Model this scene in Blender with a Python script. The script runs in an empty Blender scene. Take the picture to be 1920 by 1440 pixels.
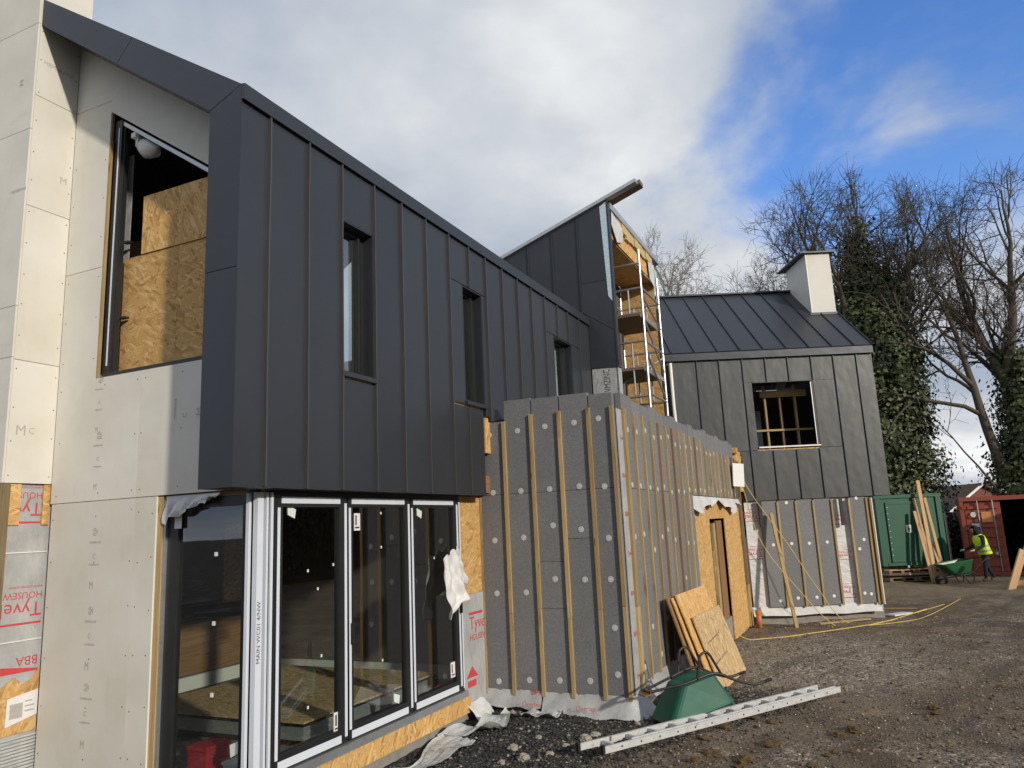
import bpy, bmesh, math, random
import numpy as np
from mathutils import Vector, Matrix, Quaternion
R = math.radians
random.seed(7)
rng = np.random.default_rng(11)

# ------------------------------------------------------------------ camera
sc = bpy.context.scene
COL = sc.collection
YAW, PITCH, ROLL, FPX, CAMH = R(24.671), R(10.677), R(-2.600), 1407.1, 2.1
_f = Vector((math.cos(PITCH)*math.cos(YAW), math.cos(PITCH)*math.sin(YAW), math.sin(PITCH)))
_r = _f.cross(Vector((0, 0, 1))).normalized()
_u = _r.cross(_f)
_r, _u = math.cos(ROLL)*_r + math.sin(ROLL)*_u, -math.sin(ROLL)*_r + math.cos(ROLL)*_u
cam = bpy.data.cameras.new('camera')
cam.sensor_fit = 'HORIZONTAL'; cam.sensor_width = 36.0; cam.lens = FPX/1920*36
cam.clip_start = 0.05; cam.clip_end = 1500
camo = bpy.data.objects.new('camera', cam); COL.objects.link(camo)
m3 = Matrix((_r, _u, -_f)).transposed()
camo.matrix_world = Matrix.Translation((0, 0, CAMH)) @ m3.to_4x4()
sc.camera = camo

# ------------------------------------------------------------------ light
SUN_AZ, SUN_EL = R(243), R(19)
to_sun = Vector((math.cos(SUN_AZ)*math.cos(SUN_EL), math.sin(SUN_AZ)*math.cos(SUN_EL), math.sin(SUN_EL)))
sl = bpy.data.lights.new('sun', 'SUN'); sl.energy = 2.7; sl.angle = R(2.2); sl.color = (1.0, 0.90, 0.75)
so = bpy.data.objects.new('sun', sl); COL.objects.link(so)
so.rotation_euler = (-to_sun).to_track_quat('-Z', 'Y').to_euler()
so.location = (-10, -15, 20)
sc.view_settings.view_transform = 'Standard'; sc.view_settings.look = 'None'
sc.view_settings.gamma = 1.0; sc.view_settings.exposure = 0.25
sc.view_settings.use_curve_mapping = False

# ------------------------------------------------------------------ node helpers
def nd(t, typ, ins=None, **props):
    n = t.nodes.new(typ)
    for k, v in props.items(): setattr(n, k, v)
    for k, v in (ins or {}).items():
        s = n.inputs[k]
        if isinstance(v, bpy.types.NodeSocket): t.links.new(v, s)
        else: s.default_value = v
    return n
def math_(t, op, a, b=0.0, clamp=False):
    n = nd(t, 'ShaderNodeMath', {0: a, 1: b}, operation=op); n.use_clamp = clamp
    return n.outputs[0]
def ramp(t, fac, stops, interp='LINEAR'):
    n = nd(t, 'ShaderNodeValToRGB', {'Fac': fac}); e = n.color_ramp.elements; n.color_ramp.interpolation = interp
    while len(e) < len(stops): e.new(0.5)
    for i, (p, c) in enumerate(stops):
        e[i].position = p; e[i].color = (c[0], c[1], c[2], 1) if not isinstance(c, (int, float)) else (c, c, c, 1)
    return n.outputs['Color']
def mixc(t, fac, a, b, blend='MIX'):
    n = nd(t, 'ShaderNodeMix', data_type='RGBA', blend_type=blend)
    for idx, v in ((0, fac), (6, a), (7, b)):
        s = n.inputs[idx]
        if isinstance(v, bpy.types.NodeSocket): t.links.new(v, s)
        else: s.default_value = v if idx == 0 else ((*v, 1) if len(v) == 3 else v)
    return n.outputs[2]
def sstep(t, v, a, b):
    return nd(t, 'ShaderNodeMapRange', {'Value': v, 'From Min': a, 'From Max': b}, interpolation_type='SMOOTHSTEP').outputs[0]

# ------------------------------------------------------------------ world
w = bpy.data.worlds.new('World'); sc.world = w; w.use_nodes = True
t = w.node_tree; t.nodes.clear()
out = nd(t, 'ShaderNodeOutputWorld')
sky = nd(t, 'ShaderNodeTexSky', sky_type='NISHITA', sun_disc=False, sun_elevation=SUN_EL,
         sun_rotation=math.atan2(to_sun.x, to_sun.y), air_density=1.0, dust_density=0.4, ozone_density=2.2)
skc = nd(t, 'ShaderNodeHueSaturation', {'Color': sky.outputs[0], 'Hue': 0.515, 'Saturation': 1.25, 'Value': 1.6}).outputs[0]
bg1 = nd(t, 'ShaderNodeBackground', {'Color': skc, 'Strength': 0.13})
d = nd(t, 'ShaderNodeTexCoord').outputs['Generated']
sx = nd(t, 'ShaderNodeSeparateXYZ', {0: d})
zz = math_(t, 'ADD', math_(t, 'MAXIMUM', sx.outputs[2], 0.0), 0.22)
pl = nd(t, 'ShaderNodeCombineXYZ', {0: math_(t, 'DIVIDE', sx.outputs[0], zz), 1: math_(t, 'DIVIDE', sx.outputs[1], zz), 2: 0.0}).outputs[0]
n1 = nd(t, 'ShaderNodeTexNoise', {'Vector': nd(t, 'ShaderNodeMapping', {'Vector': pl, 'Location': (4.41, 2.81, 0)}).outputs[0], 'Scale': 1.5, 'Detail': 9.0, 'Roughness': 0.56, 'Distortion': 0.25})
n2 = nd(t, 'ShaderNodeTexNoise', {'Vector': nd(t, 'ShaderNodeMapping', {'Vector': pl, 'Location': (7.6, 0.7, 0)}).outputs[0], 'Scale': 0.75, 'Detail': 6.0, 'Roughness': 0.5})
gap = (_f + _r*(1800-960)/FPX + _u*(720-150)/FPX).normalized()
dg = nd(t, 'ShaderNodeVectorMath', {0: d, 1: tuple(gap)}, operation='DOT_PRODUCT').outputs['Value']
bank = sstep(t, dg, 0.994, 0.945)
cov = math_(t, 'ADD', math_(t, 'MULTIPLY', n1.outputs[0], 1.0), math_(t, 'MULTIPLY', bank, 0.34))
low = sstep(t, sx.outputs[2], 0.33, 0.08)
cov = math_(t, 'ADD', cov, math_(t, 'MULTIPLY', low, 0.12))
mask = sstep(t, cov, 0.50, 0.74)
shade = math_(t, 'ADD', math_(t, 'MULTIPLY', n2.outputs[0], 0.75), math_(t, 'MULTIPLY', n1.outputs[0], 0.25))
ccol = ramp(t, shade, [(0.40, (0.26, 0.33, 0.45)), (0.49, (0.37, 0.42, 0.50)), (0.56, (0.53, 0.56, 0.60)), (0.66, (0.88, 0.88, 0.87))])
bg2 = nd(t, 'ShaderNodeBackground', {'Color': ccol, 'Strength': 1.0})
mx = nd(t, 'ShaderNodeMixShader', {0: mask, 1: bg1.outputs[0], 2: bg2.outputs[0]})
t.links.new(mx.outputs[0], out.inputs['Surface'])

# ------------------------------------------------------------------ materials
def mk(name, base=(0.5, 0.5, 0.5), rough=0.6, metal=0.0, spec=0.5):
    m = bpy.data.materials.new(name); m.use_nodes = True
    b = m.node_tree.nodes['Principled BSDF']
    b.inputs['Base Color'].default_value = (*base, 1); b.inputs['Roughness'].default_value = rough
    b.inputs['Metallic'].default_value = metal; b.inputs['Specular IOR Level'].default_value = spec
    return m, m.node_tree, b
def uvr(t, k=37.0):
    uv = nd(t, 'ShaderNodeTexCoord').outputs['UV']
    rnd = nd(t, 'ShaderNodeObjectInfo').outputs['Random']
    off = nd(t, 'ShaderNodeCombineXYZ', {0: math_(t, 'MULTIPLY', rnd, k), 1: math_(t, 'MULTIPLY', rnd, k*1.7), 2: 0.0})
    return nd(t, 'ShaderNodeVectorMath', {0: uv, 1: off.outputs[0]}, operation='ADD').outputs[0], rnd
def mapv(t, v, scale=(1, 1, 1), rot=0.0):
    r = nd(t, 'ShaderNodeVectorRotate', {'Vector': v, 'Angle': rot}, rotation_type='Z_AXIS').outputs[0] if rot else v
    return nd(t, 'ShaderNodeVectorMath', {0: r, 1: scale}, operation='MULTIPLY').outputs[0]
def noise(t, v, scale, detail=4.0, rough=0.55):
    return nd(t, 'ShaderNodeTexNoise', {'Vector': v, 'Scale': scale, 'Detail': detail, 'Roughness': rough}).outputs[0]
def bump(t, b, h, strength=0.3, dist=0.01):
    n = nd(t, 'ShaderNodeBump', {'Height': h, 'Strength': strength, 'Distance': dist})
    t.links.new(n.outputs[0], b.inputs['Normal'])
def tint(t, col, rnd, amt):
    v = math_(t, 'ADD', math_(t, 'MULTIPLY', math_(t, 'SUBTRACT', rnd, 0.5), amt), 1.0)
    return nd(t, 'ShaderNodeHueSaturation', {'Color': col, 'Value': v}).outputs[0]

def m_osb(name, dark, mid, light):
    m, t, b = mk(name, rough=0.75, spec=0.25)
    v, rnd = uvr(t)
    v = nd(t, 'ShaderNodeVectorMath', {0: v, 1: nd(t, 'ShaderNodeVectorMath', {0: nd(t, 'ShaderNodeTexNoise', {'Vector': v, 'Scale': 9.0, 'Detail': 2.0}).outputs[1], 'Scale': 0.02}, operation='SCALE').outputs[0]}, operation='ADD').outputs[0]
    lay = None
    for i, a in enumerate((12, -35, 75, 118)):
        vo = nd(t, 'ShaderNodeTexVoronoi', {'Vector': mapv(t, v, (10, 44, 1), R(a)), 'Scale': 1.0, 'Randomness': 1.0})
        s = nd(t, 'ShaderNodeSeparateColor', {0: vo.outputs['Color']})
        if lay is None: lay = s.outputs[0]
        else:
            pick = math_(t, 'GREATER_THAN', s.outputs[1], 0.55)
            lay = nd(t, 'ShaderNodeMix', {0: pick, 2: lay, 3: s.outputs[0]}).outputs[0]
    lay = math_(t, 'ADD', math_(t, 'MULTIPLY', lay, 0.8), math_(t, 'MULTIPLY', noise(t, v, 2.0, 5.0), 0.22))
    c = ramp(t, lay, [(0.08, dark), (0.34, mid), (0.62, mid), (0.90, light)])
    c = tint(t, c, rnd, 0.16)
    t.links.new(c, b.inputs['Base Color'])
    bump(t, b, lay, 0.35, 0.004)
    return m
OSB = m_osb('osb', (0.36, 0.19, 0.065), (0.57, 0.345, 0.13), (0.69, 0.48, 0.225))
OSB_PALE = m_osb('osb_pale', (0.30, 0.19, 0.085), (0.53, 0.37, 0.19), (0.68, 0.53, 0.32))

def m_timber(name, c0, c1, amt=0.3, knots=True):
    m, t, b = mk(name, rough=0.72, spec=0.25)
    v, rnd = uvr(t)
    g = noise(t, mapv(t, v, (2.2, 60, 1)), 1.0, 4.0, 0.6)
    c = ramp(t, g, [(0.3, c0), (0.7, c1)])
    if knots:
        vo = nd(t, 'ShaderNodeTexVoronoi', {'Vector': mapv(t, v, (2.2, 14, 1)), 'Scale': 1.0})
        k = sstep(t, vo.outputs['Distance'], 0.14, 0.05)
        c = mixc(t, math_(t, 'MULTIPLY', k, 0.85), c, (0.10, 0.045, 0.018))
    st = noise(t, mapv(t, v, (1.2, 4, 1)), 1.0, 3.0)
    c = mixc(t, sstep(t, st, 0.55, 0.75), c, (0.20, 0.12, 0.055))
    t.links.new(tint(t, c, rnd, amt), b.inputs['Base Color'])
    bump(t, b, g, 0.15, 0.003)
    return m
BATTEN = m_timber('batten_timber', (0.30, 0.205, 0.095), (0.46, 0.34, 0.17), 0.45)
PINE = m_timber('pine_timber', (0.46, 0.28, 0.14), (0.62, 0.42, 0.24), 0.25)
BROWNWOOD = m_timber('brown_timber', (0.20, 0.105, 0.045), (0.33, 0.19, 0.09), 0.3)
GREYWOOD = m_timber('weathered_timber', (0.13, 0.095, 0.055), (0.25, 0.19, 0.11), 0.3)

def m_board():
    m, t, b = mk('cement_board', rough=0.62, spec=0.3)
    v, rnd = uvr(t)
    a = noise(t, v, 1.3, 6.0, 0.6); f = noise(t, v, 26.0, 3.0, 0.6)
    c = ramp(t, a, [(0.25, (0.60, 0.575, 0.50)), (0.5, (0.68, 0.66, 0.60)), (0.78, (0.74, 0.73, 0.69))])
    st = noise(t, mapv(t, v, (0.7, 2.5, 1)), 1.6, 5.0, 0.65)
    c = mixc(t, math_(t, 'MULTIPLY', sstep(t, st, 0.56, 0.8), 0.35), c, (0.50, 0.45, 0.36))
    c = mixc(t, math_(t, 'MULTIPLY', sstep(t, f, 0.60, 0.8), 0.10), c, (0.35, 0.33, 0.30))
    t.links.new(tint(t, c, rnd, 0.05), b.inputs['Base Color'])
    t.links.new(ramp(t, a, [(0.3, 0.5), (0.7, 0.72)]), b.inputs['Roughness'])
    bump(t, b, noise(t, v, 3.0, 5.0), 0.08, 0.01)
    return m
BOARD = m_board()

def m_zinc(name, base, rough, metal, oil, warm=None):
    m, t, b = mk(name, base, rough, metal, 0.5)
    v, rnd = uvr(t)
    a = noise(t, v, 1.1, 3.0)
    sp = noise(t, mapv(t, v, (3, 40, 1)), 1.0, 3.0)
    c = mixc(t, a, tuple(x*0.86 for x in base), tuple(x*1.16 for x in base))
    c = mixc(t, math_(t, 'MULTIPLY', sstep(t, noise(t, v, 7.0, 6.0, 0.7), 0.56, 0.8), 0.25), c, tuple(x*1.5 for x in (warm or base)))
    t.links.new(tint(t, c, rnd, 0.14), b.inputs['Base Color'])
    t.links.new(math_(t, 'ADD', math_(t, 'MULTIPLY', sp, 0.08), math_(t, 'ADD', math_(t, 'MULTIPLY', a, 0.14), rough-0.11)), b.inputs['Roughness'])
    h = noise(t, mapv(t, v, (1.0, 1.6, 1)), 2.2, 1.5)
    bump(t, b, h, oil, 0.03)
    return m
ZINC = m_zinc('zinc', (0.050, 0.055, 0.066), 0.40, 0.45, 0.12)
ZSEAM = m_zinc('zinc_seam', (0.10, 0.098, 0.10), 0.42, 0.5, 0.10)  # lighter than the sheets: the seam highlights are put into the colour
ZINC_FAR = m_zinc('quilted_zinc', (0.062, 0.064, 0.067), 0.44, 0.4, 0.3)
ZINC_ROOF = m_zinc('roof_zinc', (0.052, 0.057, 0.068), 0.42, 0.5, 0.25)

def m_eps():
    m, t, b = mk('graphite_insulation', rough=0.85, spec=0.2)
    v, rnd = uvr(t)
    vo = nd(t, 'ShaderNodeTexVoronoi', {'Vector': v, 'Scale': 95.0})
    s = nd(t, 'ShaderNodeSeparateColor', {0: vo.outputs['Color']}).outputs[0]
    a = noise(t, v, 2.0, 5.0, 0.6)
    ln = nd(t, 'ShaderNodeTexNoise', {'Vector': mapv(t, v, (42, 0.9, 1)), 'Scale': 1.0, 'Detail': 2.0}).outputs[0]
    x = math_(t, 'ADD', math_(t, 'MULTIPLY', s, 0.45), math_(t, 'ADD', math_(t, 'MULTIPLY', a, 0.35), math_(t, 'MULTIPLY', ln, 0.2)))
    c = ramp(t, x, [(0.15, (0.145, 0.148, 0.155)), (0.5, (0.185, 0.189, 0.198)), (0.92, (0.245, 0.249, 0.26))])
    sc_ = noise(t, mapv(t, v, (1.5, 5, 1)), 5.0, 6.0, 0.75)
    c = mixc(t, math_(t, 'MULTIPLY', sstep(t, sc_, 0.68, 0.76), 0.5), c, (0.42, 0.42, 0.42))
    t.links.new(tint(t, c, rnd, 0.16), b.inputs['Base Color'])
    bump(t, b, vo.outputs['Distance'], 0.2, 0.004)
    return m
EPS = m_eps()

def m_wrap(name, c0, c1, rough=0.42, k=1.0):
    m, t, b = mk(name, rough=rough, spec=0.45)
    v, rnd = uvr(t)
    a = noise(t, v, 3.0, 5.0, 0.6)
    c = ramp(t, a, [(0.3, c0), (0.7, c1)])
    dirt = noise(t, v, 5.0, 6.0, 0.7)
    c = mixc(t, math_(t, 'MULTIPLY', sstep(t, dirt, 0.56, 0.78), 0.45), c, (0.22, 0.19, 0.15))
    t.links.new(c, b.inputs['Base Color'])
    wv = noise(t, mapv(t, v, (2.0, 5.0, 1), R(24)), 2.3, 3.0, 0.5)
    bump(t, b, wv, 0.55*k, 0.04)
    return m
WRAP = m_wrap('house_wrap', (0.33, 0.34, 0.35), (0.46, 0.47, 0.48))
WRAP_WHITE = m_wrap('white_wrap', (0.52, 0.53, 0.54), (0.70, 0.70, 0.70), 0.5, 1.0)
PLASTIC = m_wrap('grey_plastic', (0.40, 0.42, 0.42), (0.58, 0.60, 0.60), 0.3, 1.2)

def m_plain(name, base, rough=0.6, metal=0.0, spec=0.5, var=0.18, scale=6.0, dirt=None, bmp=0.0):
    m, t, b = mk(name, base, rough, metal, spec)
    v = nd(t, 'ShaderNodeTexCoord').outputs['Object']
    a = noise(t, v, scale, 5.0, 0.6)
    c = mixc(t, a, tuple(x*(1-var) for x in base), tuple(min(1, x*(1+var)) for x in base))
    if dirt:
        dn = noise(t, v, scale*1.9, 6.0, 0.7)
        c = mixc(t, math_(t, 'MULTIPLY', sstep(t, dn, 0.5, 0.72), dirt[3]), c, dirt[:3])
    t.links.new(c, b.inputs['Base Color'])
    t.links.new(math_(t, 'ADD', math_(t, 'MULTIPLY', a, 0.2), rough-0.1), b.inputs['Roughness'])
    if bmp: bump(t, b, noise(t, v, scale*4, 5.0), bmp, 0.01)
    return m
BLACK = m_plain('black_frame', (0.017, 0.018, 0.020), 0.4)
DARKSOFF = m_plain('dark_soffit', (0.03, 0.03, 0.033), 0.8)
FILM = m_plain('protective_film', (0.66, 0.71, 0.80), 0.35, 0.0, 0.5, 0.06)
ALU = m_plain('aluminium', (0.50, 0.52, 0.54), 0.40, 0.75, 0.5, 0.1, 8, (0.30, 0.27, 0.22, 0.35))
GALV = m_plain('galvanised_steel', (0.52, 0.54, 0.55), 0.42, 0.6, 0.5, 0.2, 10, (0.35, 0.33, 0.30, 0.4))
BLUEFILM = m_plain('blue_film', (0.48, 0.62, 0.72), 0.3, 0, 0.5, 0.5, 30)
DISCM = m_plain('disc_plastic', (0.50, 0.50, 0.50), 0.5, 0, 0.4, 0.2, 30)
WHITEP = m_plain('white_plastic', (0.75, 0.75, 0.73), 0.4, 0, 0.5, 0.05)
PAPER = m_plain('paper_label', (0.74, 0.73, 0.75), 0.7, 0, 0.3, 0.08, 20)
PALEGLASSTAPE = m_plain('pale_spacer', (0.68, 0.76, 0.72), 0.5, 0, 0.4, 0.05)
REDINK = m_plain('red_print', (0.55, 0.06, 0.07), 0.55, 0, 0.4, 0.25, 30)
GREYINK = m_plain('grey_print', (0.42, 0.41, 0.39), 0.7, 0, 0.3, 0.35, 60)
BROWNINK = m_plain('brown_print', (0.20, 0.14, 0.09), 0.7, 0, 0.3, 0.3, 40)
DARKINK = m_plain('dark_print', (0.06, 0.06, 0.07), 0.6, 0, 0.3, 0.3, 40)
CONC = m_plain('concrete', (0.27, 0.26, 0.24), 0.85, 0, 0.3, 0.25, 4, (0.12, 0.10, 0.08, 0.5), 0.3)
INTERIOR = m_plain('dark_interior', (0.12, 0.10, 0.085), 0.9, 0, 0.2, 0.3, 3)
INSUL = m_plain('yellow_insulation', (0.52, 0.40, 0.20), 0.9, 0, 0.2, 0.35, 12, None, 0.6)
REDBOX = m_plain('red_plastic', (0.45, 0.03, 0.04), 0.4)
GREENP = m_plain('green_plastic', (0.010, 0.105, 0.068), 0.5, 0, 0.3, 0.15, 5, (0.10, 0.09, 0.065, 0.35))
GREENP2 = m_plain('green_steel_tray', (0.02, 0.11, 0.05), 0.38, 0, 0.5, 0.15, 5, (0.06, 0.055, 0.04, 0.4))
GREENCAB = m_plain('green_cabin_paint', (0.012, 0.090, 0.050), 0.5, 0, 0.45, 0.16, 2.5, (0.03, 0.05, 0.035, 0.4))
TUBE = m_plain('black_tube_paint', (0.025, 0.025, 0.027), 0.45, 0.2, 0.5, 0.3, 20, (0.14, 0.11, 0.08, 0.3))
RUBBER = m_plain('rubber', (0.022, 0.021, 0.020), 0.85, 0, 0.3, 0.3, 12, (0.09, 0.07, 0.05, 0.5))
RUST = m_plain('container_paint', (0.33, 0.085, 0.055), 0.62, 0, 0.35, 0.25, 3, (0.16, 0.065, 0.04, 0.5), 0.1)
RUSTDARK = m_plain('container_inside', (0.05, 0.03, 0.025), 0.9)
ORANGE = m_plain('orange_sign', (0.72, 0.30, 0.12), 0.45, 0, 0.4, 0.12)
DRAIN = m_plain('terracotta_pipe', (0.50, 0.17, 0.06), 0.5)
LADM = m_plain('worn_aluminium', (0.60, 0.61, 0.62), 0.5, 0.25, 0.5, 0.1, 8, (0.16, 0.15, 0.14, 0.55))
YELLOW = m_plain('yellow_cable', (0.64, 0.49, 0.12), 0.5, 0, 0.4, 0.2, 8, (0.30, 0.24, 0.13, 0.5))
BRICK = m_plain('red_brick', (0.20, 0.085, 0.06), 0.85, 0, 0.2, 0.3, 6)
ROOFTILE = m_plain('roof_tile', (0.115, 0.075, 0.055), 0.85, 0, 0.2, 0.3, 5)
WHITEPAINT = m_plain('white_paint', (0.74, 0.74, 0.72), 0.5, 0, 0.4, 0.06)
CLOTHDARK = m_plain('dark_cloth', (0.020, 0.021, 0.027), 0.9, 0, 0.2, 0.3, 14)
CLOTHNAVY = m_plain('navy_trousers', (0.030, 0.034, 0.052), 0.9, 0, 0.2, 0.3, 12)
HIVIS = m_plain('hi_vis', (0.62, 0.86, 0.03), 0.6, 0, 0.4, 0.12, 10)
REFLECT = m_plain('reflective_band', (0.42, 0.44, 0.44), 0.35, 0.3, 0.5, 0.1)
SKIN = m_plain('skin', (0.55, 0.34, 0.25), 0.6)
GLOVE = m_plain('work_glove', (0.55, 0.52, 0.48), 0.8)
BOOT = m_plain('work_boot', (0.16, 0.13, 0.10), 0.8)
CLOD = m_plain('dried_mud', (0.150, 0.106, 0.055), 0.95, 0, 0.15, 0.4, 9, (0.07, 0.05, 0.03, 0.5), 0.8)
STONE = m_plain('pale_stone', (0.36, 0.33, 0.285), 0.85, 0, 0.25, 0.3, 9, (0.15, 0.12, 0.09, 0.5), 0.5)
BARK = m_plain('bark', (0.105, 0.088, 0.070), 0.95, 0, 0.15, 0.35, 3, (0.07, 0.085, 0.05, 0.4))
BARK_PALE = m_plain('pale_bark', (0.23, 0.21, 0.18), 0.95, 0, 0.15, 0.25, 3)
STRAP = m_plain('black_plastic', (0.014, 0.014, 0.015), 0.6)

def m_glass(name='window_glass', ior=2.3):
    m = bpy.data.materials.new(name); m.use_nodes = True; t = m.node_tree; t.nodes.clear()
    o = nd(t, 'ShaderNodeOutputMaterial')
    fr = nd(t, 'ShaderNodeFresnel', {'IOR': ior})
    tr = nd(t, 'ShaderNodeBsdfTransparent', {'Color': (0.86, 0.89, 0.87, 1)})
    gl = nd(t, 'ShaderNodeBsdfGlossy', {'Color': (0.92, 0.95, 0.97, 1), 'Roughness': 0.012})
    v = nd(t, 'ShaderNodeTexCoord').outputs['Object']
    bp = nd(t, 'ShaderNodeBump', {'Height': noise(t, v, 1.6, 1.0), 'Strength': 0.03, 'Distance': 0.02})
    t.links.new(bp.outputs[0], gl.inputs['Normal'])
    ff = math_(t, 'MULTIPLY', fr.outputs[0], math_(t, 'SUBTRACT', 1.0, nd(t, 'ShaderNodeNewGeometry').outputs['Backfacing']))
    mx = nd(t, 'ShaderNodeMixShader', {0: ff, 1: tr.outputs[0], 2: gl.outputs[0]})
    t.links.new(mx.outputs[0], o.inputs[0])
    return m
GLASS = m_glass(); GLASS_COATED = m_glass('coated_glass', 3.4)

def m_leaf(name, c0, c1, c2):
    m, t, b = mk(name, rough=0.5, spec=0.35)
    at = nd(t, 'ShaderNodeAttribute', attribute_name='tint').outputs['Fac']
    t.links.new(ramp(t, at, [(0.0, c0), (0.6, c1), (1.0, c2)]), b.inputs['Base Color'])
    b.inputs['Subsurface Weight'].default_value = 0.0
    return m
IVY = m_leaf('ivy_leaf', (0.030, 0.042, 0.016), (0.065, 0.085, 0.030), (0.13, 0.145, 0.055))
HEDGE = m_leaf('hedge_leaf', (0.012, 0.018, 0.009), (0.032, 0.040, 0.018), (0.07, 0.075, 0.035))

# ------------------------------------------------------------------ mesh builder
class MB:
    def __init__(s): s.v = []; s.f = []
    def add(s, vs, fs):
        o = len(s.v); s.v += [tuple(p) for p in vs]; s.f += [tuple(i+o for i in f) for f in fs]; return s
    def box(s, x0, x1, y0, y1, z0, z1):
        if x0 > x1: x0, x1 = x1, x0
        if y0 > y1: y0, y1 = y1, y0
        if z0 > z1: z0, z1 = z1, z0
        return s.add([(x0,y0,z0),(x1,y0,z0),(x1,y1,z0),(x0,y1,z0),(x0,y0,z1),(x1,y0,z1),(x1,y1,z1),(x0,y1,z1)],
                     [(0,3,2,1),(4,5,6,7),(0,1,5,4),(1,2,6,5),(2,3,7,6),(3,0,4,7)])
    def prism(s, poly, axis, a, b):
        """poly: 2D points; axis 'x' -> (y,z) poly extruded in x, 'y' -> (x,z), 'z' -> (x,y)"""
        n = len(poly)
        def P(p, k): return {'x': (k, p[0], p[1]), 'y': (p[0], k, p[1]), 'z': (p[0], p[1], k)}[axis]
        vs = [P(p, a) for p in poly] + [P(p, b) for p in poly]
        fs = [tuple(range(n))[::-1], tuple(range(n, 2*n))] + [(i, (i+1) % n, n+(i+1) % n, n+i) for i in range(n)]
        return s.add(vs, fs)
    def tube(s, pts, r, n=8, cap=True):
        pts = [Vector(p) for p in pts]; rs = r if isinstance(r, (list, tuple)) else [r]*len(pts)
        vs = []; up = None
        for i, p in enumerate(pts):
            tg = (pts[min(i+1, len(pts)-1)] - pts[max(i-1, 0)]).normalized()
            if up is None: up = Vector((0, 0, 1)) if abs(tg.z) < 0.9 else Vector((1, 0, 0))
            a = tg.cross(up).normalized(); up = a.cross(tg).normalized()
            for k in range(n):
                w_ = 2*math.pi*k/n; vs.append(p + (a*math.cos(w_) + up*math.sin(w_))*rs[i])
        fs = []
        for i in range(len(pts)-1):
            for k in range(n):
                fs.append((i*n+k, i*n+(k+1) % n, (i+1)*n+(k+1) % n, (i+1)*n+k))
        if cap:
            fs.append(tuple(range(n))[::-1]); fs.append(tuple(range((len(pts)-1)*n, len(pts)*n)))
        return s.add(vs, fs)
    def disc(s, c, nrm, r, th, n=12):
        c = Vector(c); nrm = Vector(nrm).normalized()
        return s.tube([c, c + nrm*th], [r, r*0.9], n)
def smooth(pts, k=6):
    P = [Vector(p) for p in pts]; o = []
    for i in range(len(P)-1):
        p0, p1, p2, p3 = P[max(i-1, 0)], P[i], P[i+1], P[min(i+2, len(P)-1)]
        for j in range(k):
            u = j/k; o.append(0.5*((2*p1) + (p2-p0)*u + (2*p0-5*p1+4*p2-p3)*u*u + (3*p1-p0-3*p2+p3)*u**3))
    o.append(P[-1]); return o

def mesh_uv(name, v, f, mat, smooth_=False):
    me = bpy.data.meshes.new(name); me.from_pydata(v, [], f)
    co = np.array(v, dtype=np.float32); ext = co.max(0)-co.min(0); L = int(np.argmax(ext))
    nl = len(me.loops); li = np.empty(nl, np.int32); me.loops.foreach_get('vertex_index', li)
    nrm = np.empty(len(me.polygons)*3, np.float32); me.polygons.foreach_get('normal', nrm); nrm = np.abs(nrm.reshape(-1, 3)); dom = nrm.argmax(1)
    tot = np.empty(len(me.polygons), np.int32); me.polygons.foreach_get('loop_total', tot)
    ld = np.repeat(dom, tot)
    A = np.array([1, 0, 0]); B = np.array([2, 2, 1]); a = A[ld]; b = B[ld]
    sw = (b == L); a, b = np.where(sw, b, a), np.where(sw, a, b)
    uv = np.stack([co[li, a], co[li, b]], 1).astype(np.float32)
    me.uv_layers.new(name='UVMap').data.foreach_set('uv', uv.ravel())
    if mat: me.materials.append(mat)
    if smooth_: me.polygons.foreach_set('use_smooth', np.ones(len(me.polygons), bool))
    return me

class Thing:
    def __init__(s, name, label, cat, loc=(0, 0, 0), rotz=0.0, group=None):
        s.o = bpy.data.objects.new(name, None); COL.objects.link(s.o); s.o.empty_display_size = 0.2
        s.o.location = loc; s.o.rotation_euler = (0, 0, rotz); s.loc = Vector(loc)
        s.o['label'] = label; s.o['category'] = cat
        if group: s.o['group'] = group
    def part(s, name, mb, mat, parent=None, world=True, mat4=None, sm=False, label=None):
        v = [(p[0]-s.loc.x, p[1]-s.loc.y, p[2]-s.loc.z) for p in mb.v] if (world and mat4 is None) else mb.v
        o = bpy.data.objects.new(name, mesh_uv(name, v, mb.f, mat, sm)); COL.objects.link(o)
        o.parent = parent or s.o
        if mat4 is not None:
            o.matrix_local = (Matrix.Translation(-s.loc) @ mat4) if world else mat4
        if label: o['label'] = label
        return o
    def share(s, name, me, loc=None, mat4=None, parent=None, world=True):
        o = bpy.data.objects.new(name, me); COL.objects.link(o); o.parent = parent or s.o
        M = mat4 if mat4 is not None else Matrix.Translation(loc)
        o.matrix_local = (Matrix.Translation(-s.loc) @ M) if world else M
        return o
def single(name, mb, mat, label=None, cat=None, group=None, kind=None, loc=None, mat4=None, sm=False):
    """a thing that is one mesh; verts are local to loc/mat4"""
    o = bpy.data.objects.new(name, mesh_uv(name, mb.v, mb.f, mat, sm)); COL.objects.link(o)
    if mat4 is not None: o.matrix_world = mat4
    elif loc is not None: o.location = loc
    if label: o['label'] = label
    if cat: o['category'] = cat
    if group: o['group'] = group
    if kind: o['kind'] = kind
    return o
def recentre(mb, c):
    mb.v = [(p[0]-c[0], p[1]-c[1], p[2]-c[2]) for p in mb.v]; return mb
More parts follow.
